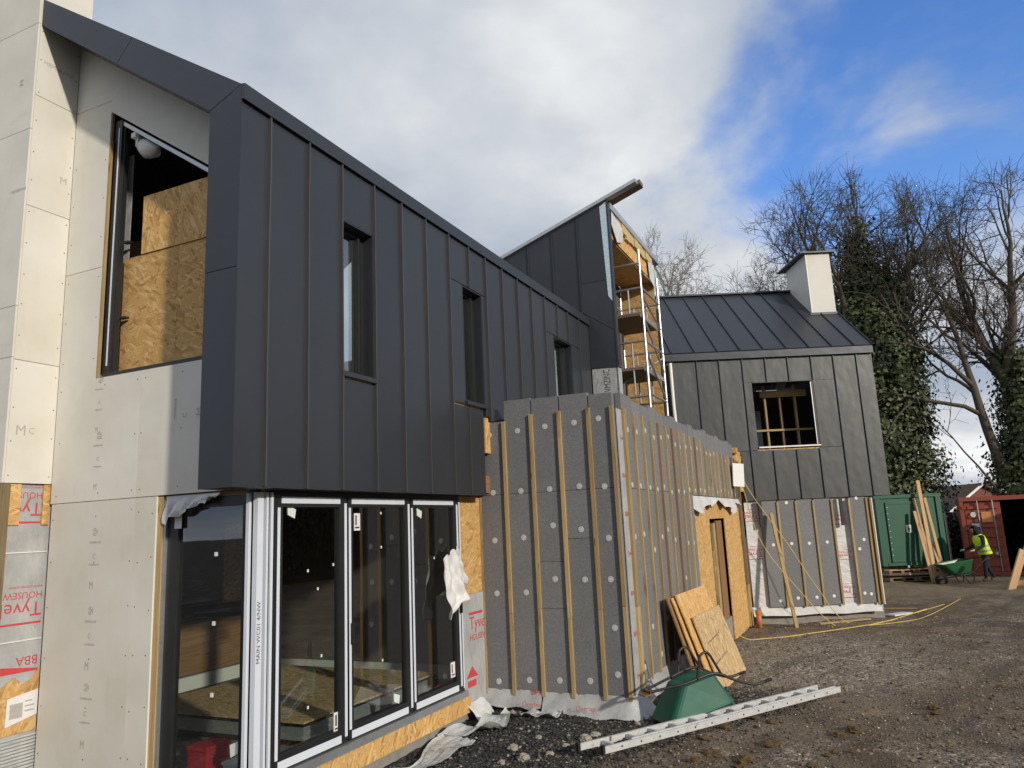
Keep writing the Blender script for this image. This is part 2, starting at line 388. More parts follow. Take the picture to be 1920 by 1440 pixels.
def beam_mat(p0, p1, up=(0, 0, 1)):
    p0 = Vector(p0); p1 = Vector(p1); x = (p1-p0).normalized(); up = Vector(up)
    if abs(x.dot(up)) > 0.98: up = Vector((0, 1, 0))
    y = up.cross(x).normalized(); z = x.cross(y)
    return Matrix.Translation(p0) @ Matrix((x, y, z)).transposed().to_4x4(), (p1-p0).length

# text, made while the scene is still small
_txt = {}
def text_mesh(s_):
    if s_ in _txt: return _txt[s_]
    cu = bpy.data.curves.new('txt', 'FONT'); cu.body = s_; cu.size = 1.0; cu.align_x = 'LEFT'; cu.resolution_u = 2
    o = bpy.data.objects.new('txt', cu); COL.objects.link(o)
    me = bpy.data.meshes.new_from_object(o.evaluated_get(bpy.context.evaluated_depsgraph_get()))
    bpy.data.objects.remove(o); bpy.data.curves.remove(cu)
    _txt[s_] = me; return me
for s_ in ('Tyvek', 'HOUSEWRAP', 'www.construction', 'BBA', 'VMZINC', 'MEMBRANE', 'MAIN WC01 4/NW', 'M', 'C', 'Overlap', 'DuPont'): text_mesh(s_)
def text_part(T, s_, size, origin, right, up, mat, parent=None, squash=1.0, name='print', world=True):
    """flat print: a copy of the text mesh, scaled into place, lying 2 mm proud of its surface"""
    me0 = text_mesh(s_)
    right = Vector(right).normalized(); up = Vector(up).normalized(); nn = right.cross(up)
    M = Matrix.Translation(origin) @ Matrix((right, up, nn)).transposed().to_4x4()
    v = [tuple(M @ Vector((p.co.x*size*squash, p.co.y*size, 0))) for p in me0.vertices]
    mb = MB(); mb.v = v; mb.f = [tuple(p.vertices) for p in me0.polygons]
    if not mb.f: return None
    return T.part(name, mb, mat, parent, world)

# frames: e = right along the far house front, n = away from the camera
En = Vector((math.sin(YAW), -math.cos(YAW), 0)); Nn = Vector((math.cos(YAW), math.sin(YAW), 0))
FROT = YAW - math.pi/2
def ED(e, d, z=0.0): return En*e + Nn*d + Vector((0, 0, z))
def sm01(x, a, b):
    u = np.clip((x-a)/(b-a), 0, 1); return u*u*(3-2*u)
def gz(x, y):
    """ground height without the small bumps"""
    return -0.25*sm01(x*Nn.x + y*Nn.y, 9.0, 17.0)

# ------------------------------------------------------------------ ground
def vnoise(x, y, seed):
    xi = np.floor(x).astype(np.int64); yi = np.floor(y).astype(np.int64); xf = x-xi; yf = y-yi
    def h(a, b):
        q = (a*374761393 + b*668265263 + seed*982451653) & 0x7fffffff
        q = ((q ^ (q >> 13))*1274126177) & 0x7fffffff
        return ((q ^ (q >> 16)) & 0xffff)/65535.0
    u = xf*xf*(3-2*xf); v = yf*yf*(3-2*yf)
    return (h(xi, yi)*(1-u)+h(xi+1, yi)*u)*(1-v) + (h(xi, yi+1)*(1-u)+h(xi+1, yi+1)*u)*v
def bumps(x, y):
    z = (vnoise(x*0.35, y*0.35, 1)-0.5)*0.10 + (vnoise(x*1.1, y*1.1, 2)-0.5)*0.06 + (vnoise(x*3.1, y*3.1, 3)-0.5)*0.030
    z += (vnoise(x*8.3, y*8.3, 4)-0.5)*0.018 + (vnoise(x*19., y*19., 5)-0.5)*0.010
    z += (vnoise(x*0.22+y*0.10, y*2.3-x*0.9, 6)-0.5)*0.035*(1-sm01(x*0.42+y, 5.2, 6.2))
    return z - 0.02
def ground_z(x, y): return gz(x, y) + bumps(x, y)

def m_ground():
    m, t, b = mk('site_ground', rough=0.9, spec=0.3)
    v = nd(t, 'ShaderNodeTexCoord').outputs['Object']
    sp = nd(t, 'ShaderNodeSeparateXYZ', {0: v})
    big = noise(t, v, 0.45, 5.0, 0.6); mid_ = noise(t, v, 1.7, 6.0, 0.65); fine = noise(t, v, 14.0, 6.0, 0.7)
    vo = nd(t, 'ShaderNodeTexVoronoi', {'Vector': v, 'Scale': 34.0}); vs = nd(t, 'ShaderNodeSeparateColor', {0: vo.outputs['Color']}).outputs[0]
    vo2 = nd(t, 'ShaderNodeTexVoronoi', {'Vector': v, 'Scale': 15.0}); vs2 = nd(t, 'ShaderNodeSeparateColor', {0: vo2.outputs['Color']}).outputs[0]
    mud = ramp(t, mid_, [(0.28, (0.075, 0.054, 0.037)), (0.5, (0.140, 0.104, 0.072)), (0.72, (0.225, 0.175, 0.125))])
    grav = ramp(t, vs, [(0.0, (0.090, 0.072, 0.055)), (0.6, (0.20, 0.168, 0.132)), (0.86, (0.31, 0.265, 0.215)), (1.0, (0.55, 0.49, 0.42))])
    g = sstep(t, math_(t, 'ADD', math_(t, 'MULTIPLY', big, 0.6), math_(t, 'MULTIPLY', mid_, 0.4)), 0.50, 0.62)
    c = mixc(t, g, mud, grav)
    # pale stone spread thinly over the middle of the yard, and smooth wheel tracks pressed into the mud
    pa = nd(t, 'ShaderNodeVectorMath', {0: v, 1: (13.2, 1.1, 0.0)}, operation='SUBTRACT').outputs[0]
    pd = nd(t, 'ShaderNodeVectorMath', {0: mapv(t, pa, (0.26, 0.42, 0))}, operation='LENGTH').outputs['Value']
    pm_ = math_(t, 'MULTIPLY', sstep(t, math_(t, 'ADD', pd, math_(t, 'MULTIPLY', mid_, 1.3)), 1.75, 1.05), 0.85)
    pale = ramp(t, vs, [(0.0, (0.12, 0.10, 0.082)), (0.5, (0.24, 0.205, 0.165)), (0.85, (0.38, 0.33, 0.275)), (1.0, (0.60, 0.55, 0.48))])
    c = mixc(t, pm_, c, pale)
    trk = noise(t, mapv(t, v, (0.30, 2.2, 1), R(22)), 1.0, 4.0, 0.55)
    c = mixc(t, math_(t, 'MULTIPLY', sstep(t, trk, 0.54, 0.66), 0.6), c, (0.070, 0.054, 0.040))
    c = mixc(t, math_(t, 'MULTIPLY', sstep(t, trk, 0.44, 0.34), 0.45), c, (0.26, 0.205, 0.145))
    # dark chippings along the house
    da = math_(t, 'ADD', math_(t, 'MULTIPLY', sp.outputs[0], 0.42), sp.outputs[1])
    da = math_(t, 'ADD', da, math_(t, 'MULTIPLY', mid_, 1.1))
    dm = math_(t, 'MULTIPLY', sstep(t, da, 5.6, 6.3), sstep(t, sp.outputs[0], 10.6, 9.2))
    dark = ramp(t, vs, [(0.0, (0.016, 0.016, 0.017)), (0.7, (0.040, 0.039, 0.039)), (0.93, (0.085, 0.080, 0.075)), (1.0, (0.26, 0.24, 0.21))])
    c = mixc(t, dm, c, dark)
    # yellow-brown trampled mud by the containers
    fd = math_(t, 'ADD', math_(t, 'MULTIPLY', sp.outputs[0], Nn.x), math_(t, 'MULTIPLY', sp.outputs[1], Nn.y))
    ym = math_(t, 'MULTIPLY', sstep(t, math_(t, 'ADD', fd, math_(t, 'MULTIPLY', big, 5.0)), 21.0, 25.0), 0.7)
    c = mixc(t, ym, c, mixc(t, fine, (0.16, 0.12, 0.068), (0.29, 0.225, 0.14)))
    cl = math_(t, 'MULTIPLY', sstep(t, noise(t, v, 0.9, 4.0), 0.60, 0.70), 0.55)
    c = mixc(t, cl, c, mixc(t, fine, (0.16, 0.118, 0.068), (0.27, 0.21, 0.13)))
    c = mixc(t, math_(t, 'MULTIPLY', sstep(t, fine, 0.45, 0.75), 0.35), c, (0.070, 0.055, 0.042))
    t.links.new(c, b.inputs['Base Color'])
    wet = math_(t, 'MAXIMUM', sstep(t, noise(t, v, 0.8, 5.0, 0.6), 0.52, 0.66), sstep(t, trk, 0.54, 0.66))
    t.links.new(math_(t, 'SUBTRACT', 0.93, math_(t, 'MULTIPLY', wet, 0.5)), b.inputs['Roughness'])
    h = math_(t, 'ADD', math_(t, 'MULTIPLY', fine, 0.7), math_(t, 'ADD', math_(t, 'MULTIPLY', vo.outputs['Distance'], -0.5), math_(t, 'MULTIPLY', vo2.outputs['Distance'], -0.25)))
    bump(t, b, h, 0.9, 0.025)
    return m
GROUND = m_ground()
def axis_pts(lo, hi, step, far):
    a = list(np.arange(lo, hi+1e-6, step)); s_ = step
    left = []; x = lo
    while x > -far: s_ *= 1.35; x -= s_; left.append(x)
    s_ = step; right = []; x = hi
    while x < far: s_ *= 1.35; x += s_; right.append(x)
    return np.array(left[::-1] + a + right)
gx = axis_pts(4.0, 22.0, 0.06, 900); gy = axis_pts(-5.5, 4.6, 0.06, 900)
GX, GY = np.meshgrid(gx, gy, indexing='ij')
fade = 1 - sm01(np.hypot(GX-12, GY), 40, 90)
GZ = gz(GX, GY) + bumps(GX, GY)*fade
nx, ny = len(gx), len(gy)
ii = (np.arange(nx-1)[:, None]*ny + np.arange(ny-1)[None, :]).ravel()
me = bpy.data.meshes.new('ground')
co = np.stack([GX, GY, GZ], -1).reshape(-1, 3).astype(np.float32)
fc = np.stack([ii, ii+ny, ii+ny+1, ii+1], 1).astype(np.int32)
def np_mesh(me, co, fc, mat, tintv=None, smooth_=False):
    k = fc.shape[1]
    me.vertices.add(len(co)); me.vertices.foreach_set('co', co.astype(np.float32).ravel())
    me.loops.add(fc.size); me.loops.foreach_set('vertex_index', fc.astype(np.int32).ravel())
    me.polygons.add(len(fc)); me.polygons.foreach_set('loop_start', np.arange(0, fc.size, k, dtype=np.int32))
    me.polygons.foreach_set('loop_total', np.full(len(fc), k, np.int32))
    if smooth_: me.polygons.foreach_set('use_smooth', np.ones(len(fc), bool))
    me.update(calc_edges=True)
    if tintv is not None:
        at = me.attributes.new('tint', 'FLOAT', 'FACE'); at.data.foreach_set('value', tintv.astype(np.float32))
    if mat: me.materials.append(mat)
    return me
np_mesh(me, co, fc, GROUND, smooth_=True)
go = bpy.data.objects.new('ground', me); COL.objects.link(go); go['kind'] = 'structure'
# ================================================================== MAIN HOUSE
H = Thing('house', 'house with dark zinc upper storey over folding glass doors and pale boarded gable', 'house', (4.6, 4.6, 0.0))
PY, PX, GXP = 4.18, 4.13, 4.55          # zinc face, frame front, gable board plane
ZB, ZT = 2.47, 5.585                    # zinc bottom / top under the eaves trim
seams = [4.13, 4.447, 4.932, 5.405, 5.925, 6.42, 6.91, 7.43, 7.925, 8.39, 8.886, 9.39, 9.885, 10.39, 10.92, 11.40, 11.94, 12.49]
def zpanel(T, x0, x1, z0, z1, mat=ZINC, y=PY):
    g = 0.003
    return T.part('zinc_panel', MB().box(x0+g, x1-g, y, y+0.02, z0+g, z1-g), mat)
def zseam(T, x, z0, z1, mat=ZINC, y=PY):
    mb = MB()   # the folded seam wavers a little along its length
    k = max(3, int((z1-z0)/0.25)); pts = [(x + random.uniform(-.003, .003), y-0.013+random.uniform(-.002, .002), z0+(z1-z0)*i/k) for i in range(k+1)]
    for i in range(k):
        a, b_ = pts[i], pts[i+1]; w_ = 0.007
        mb.add([(a[0]-w_, a[1]-.014, a[2]), (a[0]+w_, a[1]-.014, a[2]), (a[0]+w_, y, a[2]), (a[0]-w_, y, a[2]),
                (b_[0]-w_, b_[1]-.014, b_[2]), (b_[0]+w_, b_[1]-.014, b_[2]), (b_[0]+w_, y, b_[2]), (b_[0]-w_, y, b_[2])],
               [(0, 3, 2, 1), (4, 5, 6, 7), (0, 1, 5, 4), (1, 2, 6, 5), (3, 0, 4, 7)])
    return T.part('standing_seam', mb, ZSEAM)
WZ0, WZ1 = 3.55, 5.02
for i in range(len(seams)-1):
    a, b_ = seams[i], seams[i+1]
    if i == 3:                               # over and under the first slit window
        zpanel(H, a, b_, WZ1, ZT); zpanel(H, a, b_, ZB, 3.49)
    elif i == 7: zpanel(H, 7.43, 7.925, 5.03, ZT); zpanel(H, 7.43, 7.76, 3.54, 5.025); zpanel(H, 7.43, 7.81, ZB, 3.52)
    elif i == 8: zpanel(H, 7.925, 8.39, 5.03, ZT); zpanel(H, 8.28, 8.39, 3.45, 5.025); zpanel(H, 7.81, 8.21, ZB, 3.52)
    elif i in (13, 14, 15):
        zpanel(H, a, b_, 5.03, ZT)
        if i == 13: zpanel(H, a, 10.735, 3.40, 5.025)
        if i == 15: zpanel(H, 11.545, b_, 3.40, 5.025)
    else: zpanel(H, a, b_, ZB if b_ < 8 else 3.40, ZT)
for i, x in enumerate(seams[1:-1], 1):
    if x in (7.925, 10.92, 11.40): zseam(H, x, 5.04, ZT)
    elif x < 7.5: zseam(H, x, ZB+.01, ZT)
    else: zseam(H, x, 3.42, ZT)
zseam(H, 7.81, ZB+.01, 3.50)
for a, b_ in ((4.13, 6.06), (6.06, 8.25), (8.25, 10.4), (10.4, 12.49)):
    H.part('eaves_trim', MB().prism([(PY-.035, 5.565), (PY-.035, 5.705), (PY+.10, 5.73), (PY+.10, 5.59), (PY-.02, 5.575)], 'x', a+.002, b_-.002), ZINC)
# zinc frame round the gable
for z0, z1a, z1b in ((ZB, 4.158, 4.158), (4.164, 5.562, 5.70)):
    H.part('frame_cheek', MB().prism([(PY, z0), (4.52, z0), (4.52, z1a), (PY+.002, z1b)], 'x', PX, GXP), ZINC)
fo = lambda y: 5.709+0.66*(y-4.18)
fi = lambda y: 5.567+0.693*(y-4.522)
H.part('gable_trim', MB().prism([(4.522, 5.569), (4.182, 5.709), (5.505, fo(5.505)), (5.695, fi(5.695))], 'x', PX, GXP), ZINC)
H.part('gable_trim', MB().prism([(5.701, fi(5.701)), (5.511, fo(5.511)), (6.838, fo(6.838)), (6.838, fi(6.838))], 'x', PX, GXP), ZINC)
H.part('soffit', MB().box(PX+.01, 8.2, PY+.025, 4.36, 2.478, 2.50).box(PX+.01, 4.545, 4.36, 4.515, 2.478, 2.50), DARKSOFF)
# roof, walls and floors behind the skin
H.part('roof', MB().prism([(4.24, 5.60), (4.24, 5.73), (8.5, 8.54), (12.8, 5.73), (12.8, 5.55), (8.5, 8.36)], 'x', 4.58, 12.48), ZINC_ROOF)
for k in range(14):
    x = 4.95+k*0.55
    H.part('rafter', MB().prism([(4.30, 5.43), (4.30, 5.60), (8.45, 8.31), (8.45, 8.14)], 'x', x, x+0.045), BROWNWOOD)
H.part('upper_floor', MB().box(4.60, 12.45, 4.24, 12.7, 2.51, 2.72), BROWNWOOD)
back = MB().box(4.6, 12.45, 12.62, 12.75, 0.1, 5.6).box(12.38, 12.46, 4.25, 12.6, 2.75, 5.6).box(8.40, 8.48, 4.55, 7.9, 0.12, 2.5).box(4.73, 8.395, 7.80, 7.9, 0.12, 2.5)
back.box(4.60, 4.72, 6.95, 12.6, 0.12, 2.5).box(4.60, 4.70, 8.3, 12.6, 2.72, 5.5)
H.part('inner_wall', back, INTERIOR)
H.part('sheathing', MB().box(4.2, 5.39, 4.21, 4.24, 2.52, 5.57).box(5.94, 7.74, 4.21, 4.24, 2.52, 5.57).box(8.3, 10.72, 4.21, 4.24, 3.0, 5.57)
       .box(11.56, 12.45, 4.21, 4.24, 3.0, 5.57).box(5.39, 5.94, 4.21, 4.24, 5.04, 5.57).box(5.39, 5.94, 4.21, 4.24, 2.52, 3.53)
       .box(7.74, 8.3, 4.212, 4.24, 5.04, 5.57).box(7.74, 8.19, 4.21, 4.24, 2.52, 3.55).box(10.72, 11.56, 4.21, 4.24, 5.04, 5.57).box(10.72, 11.56, 4.21, 4.24, 3.0, 3.55), OSB)
H.part('floor_slab', MB().box(4.62, 8.55, 4.44, 12.6, 0.02, 0.20), CONC)
H.part('plinth', MB().box(4.6, 8.5, 4.40, 4.50, -0.3, 0.10), CONC)
# slit windows
def slit(x0, x1, z0, z1, reveal=0.12, white=False):
    y1 = PY+reveal
    w_ = H.part('window', MB().box(x0, x1, y1, y1+.05, z0, z0+.05).box(x0, x1, y1, y1+.05, z1-.05, z1).box(x0, x0+.025, y1, y1+.05, z0+.05, z1-.05).box(x1-.05, x1, y1, y1+.05, z0+.05, z1-.05)
                .box(x1-.13, x1-.10, y1-.03, y1+.05, z0+.05, z1-.05), BLACK)
    H.part('pane', MB().box(x0+.025, x1-.135, y1+.02, y1+.026, z0+.05, z1-.05), GLASS_COATED, w_)
    H.part('reveal', MB().box(x0, x0+.012, PY+.001, y1, z0, z1).box(x1-.012, x1, PY+.001, y1, z0, z1).box(x0+.012, x1-.012, PY+.001, y1, z1-.012, z1).box(x0+.012, x1-.012, PY+.001, y1, z0, z0+.012), ZINC, w_)
    H.part('sill', MB().box(x0-.005, x1+.005, PY-.03, PY-.001, z0-.045, z0-.005), ZINC, w_)
    return w_
slit(5.412, 5.918, WZ0, WZ1); slit(7.765, 8.275, 3.585, WZ1)
w3 = slit(10.74, 11.54, 3.55, WZ1)
H.part('blind', MB().box(10.80, 11.38, PY+.22, PY+.225, 3.6, 4.98), PALEGLASSTAPE, w3)
# gable boards
def gboard(poly, x=GXP, th=0.018, name='cement_board'):
    return H.part(name, MB().prism(poly, 'x', x, x+th), BOARD)
g_ = 0.003
gboard([(5.71, 2.485), (6.838, 2.485), (6.838, 4.687), (6.315, 4.687), (6.315, 3.605), (5.71, 3.605)])
gboard([(4.53, 2.485), (5.706, 2.485), (5.706, 3.605), (4.53, 3.605)])
gboard([(6.315, 4.693), (6.838, 4.693), (6.838, 6.417), (6.315, 6.417)])
hd = lambda y: 6.30+0.68*(y-6.315)
gboard([(4.53, hd(4.53)), (6.315, 6.30), (6.315, 6.423), (6.838, 6.423), (6.838, 7.17), (4.53, 5.575)])
gboard([(5.71, 0.19), (6.815, 0.19), (6.815, 2.479), (5.71, 2.479)])
gboard([(5.452, 0.24), (5.706, 0.24), (5.706, 2.479), (5.452, 2.479)])
H.part('gable_sheathing', MB().prism([(6.33, 2.5), (6.83, 2.5), (6.83, 7.1), (6.33, 6.7)], 'x', GXP+.02, GXP+.05).box(GXP+.02, GXP+.05, 4.53, 6.33, 2.73, 3.59)
       .prism([(4.53, hd(4.53)+.01), (6.33, hd(6.33)+.01), (6.33, 6.7), (4.53, 5.5)], 'x', GXP+.02, GXP+.05).box(GXP+.02, GXP+.05, 5.46, 6.80, 0.2, 2.5), OSB)
for a, b_ in ((2.67, 3.782), (3.788, 5.277), (5.283, 6.417), (6.423, 8.9)):
    H.part('cement_board', MB().box(4.122, 4.548, 6.842, 6.86, a, b_), BOARD)
for a, b_ in ((2.67, 3.80), (3.806, 4.283), (4.289, 6.05), (6.056, 7.182), (7.188, 8.9)):
    H.part('cement_board', MB().box(4.10, 4.119, 6.842, 8.2, a, b_), BOARD)
ch = H.part('chimney', MB().box(4.125, 4.66, 6.863, 8.2, 2.69, 9.6), BOARD)
H.part('cap', MB().box(4.0, 4.8, 6.7, 8.35, 9.61, 9.70), ZINC, ch)
# screws in the boards
scr = mesh_uv('screw', *(lambda m: (m.v, m.f))(MB().tube([(-.0015, 0, 0), (.002, 0, 0)], 0.006, 6)), DARKINK)
scrY = mesh_uv('screw', *(lambda m: (m.v, m.f))(MB().tube([(0, -.0015, 0), (0, .002, 0)], 0.006, 6)), DARKINK)
for y in (5.50, 5.66, 5.75, 6.2, 6.78):
    for k in range(6): H.share('screw', scr, (GXP, y+random.uniform(-.01, .01), 0.36+0.4*k+random.uniform(-.03, .03)))
for y in (4.8, 5.2, 5.66, 5.75, 6.2, 6.78):
    for k in range(3): H.share('screw', scr, (GXP, y+random.uniform(-.02, .02), 2.55+0.49*k))
for x in (4.15, 4.52):
    for k in range(16): H.share('screw', scrY, (x, 6.842, 2.75+0.31*k+random.uniform(-.03, .03)))
for y in (6.36, 6.79):
    for k in range(6): H.share('screw', scr, (GXP, y, 3.8+0.4*k))
# faint stamps on the boards
def stamp(y, z, s=0.10, vert=True):
    rt, up = ((0, -1, 0), (0, 0, 1))
    x = GXP-.002
    text_part(H, 'M', s*1.15, (x, y+.04, z), rt, up, GREYINK, squash=.7)
    text_part(H, 'C', s*.7, (x, y+.02, z+.26), rt, up, GREYINK)
    text_part(H, 'MEMBRANE', s*.30, (x, y+.06, z+.20), rt, up, GREYINK)
    text_part(H, 'MEMBRANE', s*.34, (x, y+.07, z+.39), rt, up, GREYINK)
    mb = MB()
    for r0, r1 in ((.026, .034), (.010, .018)):
        vs = []; fs = []
        for k in range(16):
            a = 2*math.pi*k/16; vs += [(x, y+r0*math.cos(a), z+.49+r0*math.sin(a)), (x, y+r1*math.cos(a), z+.49+r1*math.sin(a))]
        for k in range(16):
            if k % 5: j = (k+1) % 16; fs.append((2*k, 2*k+1, 2*j+1, 2*j))
        mb.add(vs, fs)
    H.part('print', mb, GREYINK)
for z in (0.42, 1.05, 1.72): stamp(6.20, z, .085)
stamp(6.22, 2.58, .07); stamp(6.24, 3.10, .06)
for i, (s_, zz_) in enumerate((('C', 0.08), ('MEMBRANE', 0.0), ('M', 0.19))):
    text_part(H, s_, (.07, .035, .10)[i], (GXP-.002, 5.26-zz_*1.6, 3.12), (0, 0, 1), (0, 1, 0), GREYINK)
text_part(H, 'M', .13, (4.18, 6.840, 3.10), (1, 0, 0), (0, 0, 1), GREYINK); text_part(H, 'C', .08, (4.30, 6.840, 3.12), (1, 0, 0), (0, 0, 1), GREYINK)
text_part(H, 'M', .10, (4.42, 6.840, 5.62), (1, 0, 0), (0, 0, 1), GREYINK); text_part(H, 'MEMBRANE', .06, (4.18, 6.840, 6.78), (1, 0, 0), (0, 0, 1), GREYINK)
text_part(H, 'MEMBRANE', .045, (4.098, 7.06, 5.42), (0, -1, 0), (0, 0, 1), GREYINK); text_part(H, 'M', .09, (4.098, 7.00, 6.55), (0, 0, 1), (0, 1, 0), GREYINK)
# large gable window, unglazed, with its frame and the room behind
wf = H.part('gable_window', MB().box(GXP+.04, GXP+.13, 6.20, 6.295, 3.65, hd(6.2)-.02).box(GXP+.06, GXP+.11, 6.175, 6.20, 3.65, hd(6.13)-.05)
            .box(GXP+.03, GXP+.13, 4.58, 6.295, 3.612, 3.65), BLACK)
H.part('head_rail', MB().prism([(4.56, hd(4.56)-.075), (6.2, hd(6.2)-.075), (6.2, hd(6.2)-.03), (4.56, hd(4.56)-.03)], 'x', GXP+.05, GXP+.12), ALU, wf)
H.part('gasket', MB().box(GXP+.034, GXP+.04, 6.225, 6.238, 3.72, 6.12), FILM, wf)
H.part('packer', MB().box(GXP+.0, GXP+.03, 6.297, 6.314, 3.61, 6.0), BATTEN, wf)
H.part('side_wrap', MB().box(4.745, 4.75, 6.21, 6.6, 3.62, 5.9), WRAP, wf)
text_part(H, 'Tyvek', .16, (4.743, 6.28, 3.95), (0, 0, 1), (0, 1, 0), REDINK, wf)
for yy in (6.02, 4.92): H.part('clip', MB().box(GXP+.03, GXP+.07, yy-.03, yy+.03, hd(yy)-.14, hd(yy)-.09), WHITEP, wf)
H.part('jamb_bracket', MB().box(GXP+.10, GXP+.15, 6.10, 6.18, 4.93, 4.945).box(GXP+.10, GXP+.15, 6.10, 6.18, 4.18, 4.195), BLACK, wf)
H.part('partition_sheet', MB().box(4.72, 4.74, 4.3, 5.50, 2.75, 4.797), OSB); H.part('partition_sheet', MB().box(4.72, 4.74, 5.503, 6.236, 2.75, 4.797), OSB)
H.part('partition_sheet', MB().box(4.706, 4.719, 4.3, 5.99, 4.80, 5.386), OSB)
H.part('collar', MB().box(5.3, 5.42, 6.2, 8.4, 5.12, 5.30), BROWNWOOD)
lp = H.part('bulkhead_lamp', MB().tube([(4.70, 6.06, 5.98), (4.70, 6.02, 5.93), (4.70, 5.95, 5.87), (4.70, 5.86, 5.84), (4.70, 5.80, 5.86)], [.02, .075, .095, .07, .015], 12), WHITEP, wf, sm=True)
H.part('lamp_base', MB().box(4.66, 4.74, 6.055, 6.09, 5.92, 6.03), WHITEP, wf)
# wrapped wall under the chimney breast
hw = H.part('house_wrap', MB().box(3.5, 4.60, 6.88, 6.90, -0.2, 2.665), WRAP)
for a, b_, z0 in ((4.185, 4.29, 2.30), (4.495, 4.56, 2.30)): H.part('osb_strip', MB().box(a, b_, 6.862, 6.878, z0, 2.665), OSB)
rg = []
for k in range(15): rg.append((3.6+0.97*k/14, 1.0+0.05*math.sin(k*1.9)+0.05*math.sin(k*.45)))
H.part('osb_sheet', MB().prism([(3.6, 0.53)]+[(4.57, 0.53)]+rg[::-1], 'y', 6.866, 6.878), OSB)
H.part('notice', MB().prism([(4.30, 0.60), (4.57, 0.66), (4.57, 0.87), (4.305, 0.83)], 'y', 6.860, 6.8645), PAPER)
H.part('notice_print', MB().box(4.33, 4.44, 6.857, 6.859, .66, .78).box(4.46, 4.54, 6.857, 6.859, .70, .712).box(4.46, 4.54, 6.857, 6.859, .74, .752).box(4.46, 4.52, 6.857, 6.859, .78, .792), GREYINK)
gm = MB()
for k in range(22): gm.box(3.6, 4.58, 6.862-.002*(k % 2), 6.878, -0.1+k*.028, -0.082+k*.028)
H.part('plastic_grid', gm, PLASTIC)
H.part('post', MB().box(4.06, 4.145, 6.78, 6.84, -.1, 2.66), GREYWOOD)
def wraptext(T, x, y, z, s, flip, parent, wide=1.0, world=True, red=REDINK):
    rt, up = ((-1, 0, 0), (0, 0, -1)) if flip else ((1, 0, 0), (0, 0, 1)); sgn = -1 if flip else 1
    o = lambda dx, dz: (x+sgn*dx*s, y, z+sgn*dz*s)
    text_part(T, 'Tyvek', 1.15*s, o(0, 0), rt, up, red, parent, wide, world=world)
    text_part(T, 'HOUSEWRAP', .55*s, o(0, -.62), rt, up, red, parent, wide, world=world)
    text_part(T, 'www.construction', .27*s, o(0, -.98), rt, up, red, parent, wide, world=world)
    a, b_ = o(0, 1.12), o(2.6*wide, 1.24)
    T.part('print', MB().add([(a[0], y, a[2]), (b_[0], y, a[2]), (b_[0], y, b_[2]), (a[0], y, b_[2])], [(0, 1, 2, 3)]), red, parent, world)
wraptext(H, 4.56, 6.878, 1.62, .15, True, hw); wraptext(H, 4.50, 6.878, 2.50, .15, True, hw)
text_part(H, 'BBA', .11, (4.56, 6.878, 1.16), (-1, 0, 0), (0, 0, -1), REDINK, hw)
H.part('print', MB().prism([(4.1, 1.03), (4.57, 1.03), (4.57, 1.045), (4.2, 1.10)], 'y', 6.875, 6.8785), REDINK, hw)
for zz_ in (2.205, 1.25):
    dm_ = MB()
    for k in range(24): dm_.add([(3.9+k*.028, 6.878, zz_), (3.915+k*.028, 6.878, zz_), (3.915+k*.028, 6.878, zz_+.006), (3.9+k*.028, 6.878, zz_+.006)], [(0, 1, 2, 3)])
    H.part('print', dm_, GREYINK, hw)
for zz_ in (2.06, 1.30): H.part('wrap_lap', MB().box(3.5, 4.57, 6.870, 6.8795, zz_-.006, zz_+.004), WHITEP, hw)
# ---- folding doors
def leaf(x0, x1, y=4.36, z0=0.31, z1=2.43, spacer=None, lab=None, dots=()):
    fr = H.part('glass_door', MB().box(x0, x1, y, y+.06, z0, z0+.12).box(x0, x1, y, y+.06, z1-.095, z1).box(x0, x0+.07, y, y+.06, z0+.12, z1-.095).box(x1-.11, x1, y, y+.06, z0+.12, z1-.095), BLACK)
    H.part('pane', MB().box(x0+.07, x1-.11, y+.028, y+.036, z0+.12, z1-.095), GLASS, fr)
    H.part('film_strip', MB().box(x0+.05, x1-.10, y-.004, y-.001, z1-.065, z1-.012), FILM, fr)
    H.part('film_strip', MB().box(x0+.04, x1-.09, y-.004, y-.001, z0+.012, z0+.075), FILM, fr)
    H.part('film_strip', MB().box(x0+.004, x0+.036, y-.005, y-.0015, z0+.09, z1-.10), FILM, fr)
    H.part('film_strip', MB().box(x1-.040, x1-.006, y-.005, y-.0015, z0+.05, z1-.06), FILM, fr)
    if spacer: H.part('spacer_tab', MB().prism([(spacer[0]-.05, spacer[1]+.05), (spacer[0]-.045, spacer[1]-.03), (spacer[0]+.035, spacer[1]-.06), (spacer[0]+.05, spacer[1]+.015)], 'y', y+.020, y+.0265), PALEGLASSTAPE, fr)
    if lab:
        H.part('label', MB().box(lab[0]-.045, lab[0]+.045, y+.021, y+.0265, lab[1]-.08, lab[1]+.08), PAPER, fr)
        H.part('label_print', MB().box(lab[0]-.035, lab[0]+.03, y+.019, y+.0205, lab[1]-.06, lab[1]-.045).box(lab[0]-.03, lab[0]-.01, y+.019, y+.0205, lab[1]-.03, lab[1]+.06), DARKINK, fr)
    for (a, b_) in dots: H.part('sticker', MB().box(a-.008, a+.008, y+.022, y+.0265, b_-.012, b_+.012), WHITEP, fr)
    return fr
leaf(4.80, 5.715, spacer=(5.0, 2.30), lab=(5.60, .50), dots=((5.21, 1.80), (5.55, 1.83), (5.22, .70), (5.34, 1.64), (5.39, 1.08)))
leaf(5.735, 6.775, spacer=(6.52, .50), lab=(5.90, 2.20), dots=((6.29, 2.28), (6.29, 1.95), (6.29, .89)))
l3 = leaf(6.795, 7.80, spacer=(7.0, 2.28), lab=(7.63, .56), dots=((7.29, 1.79),))
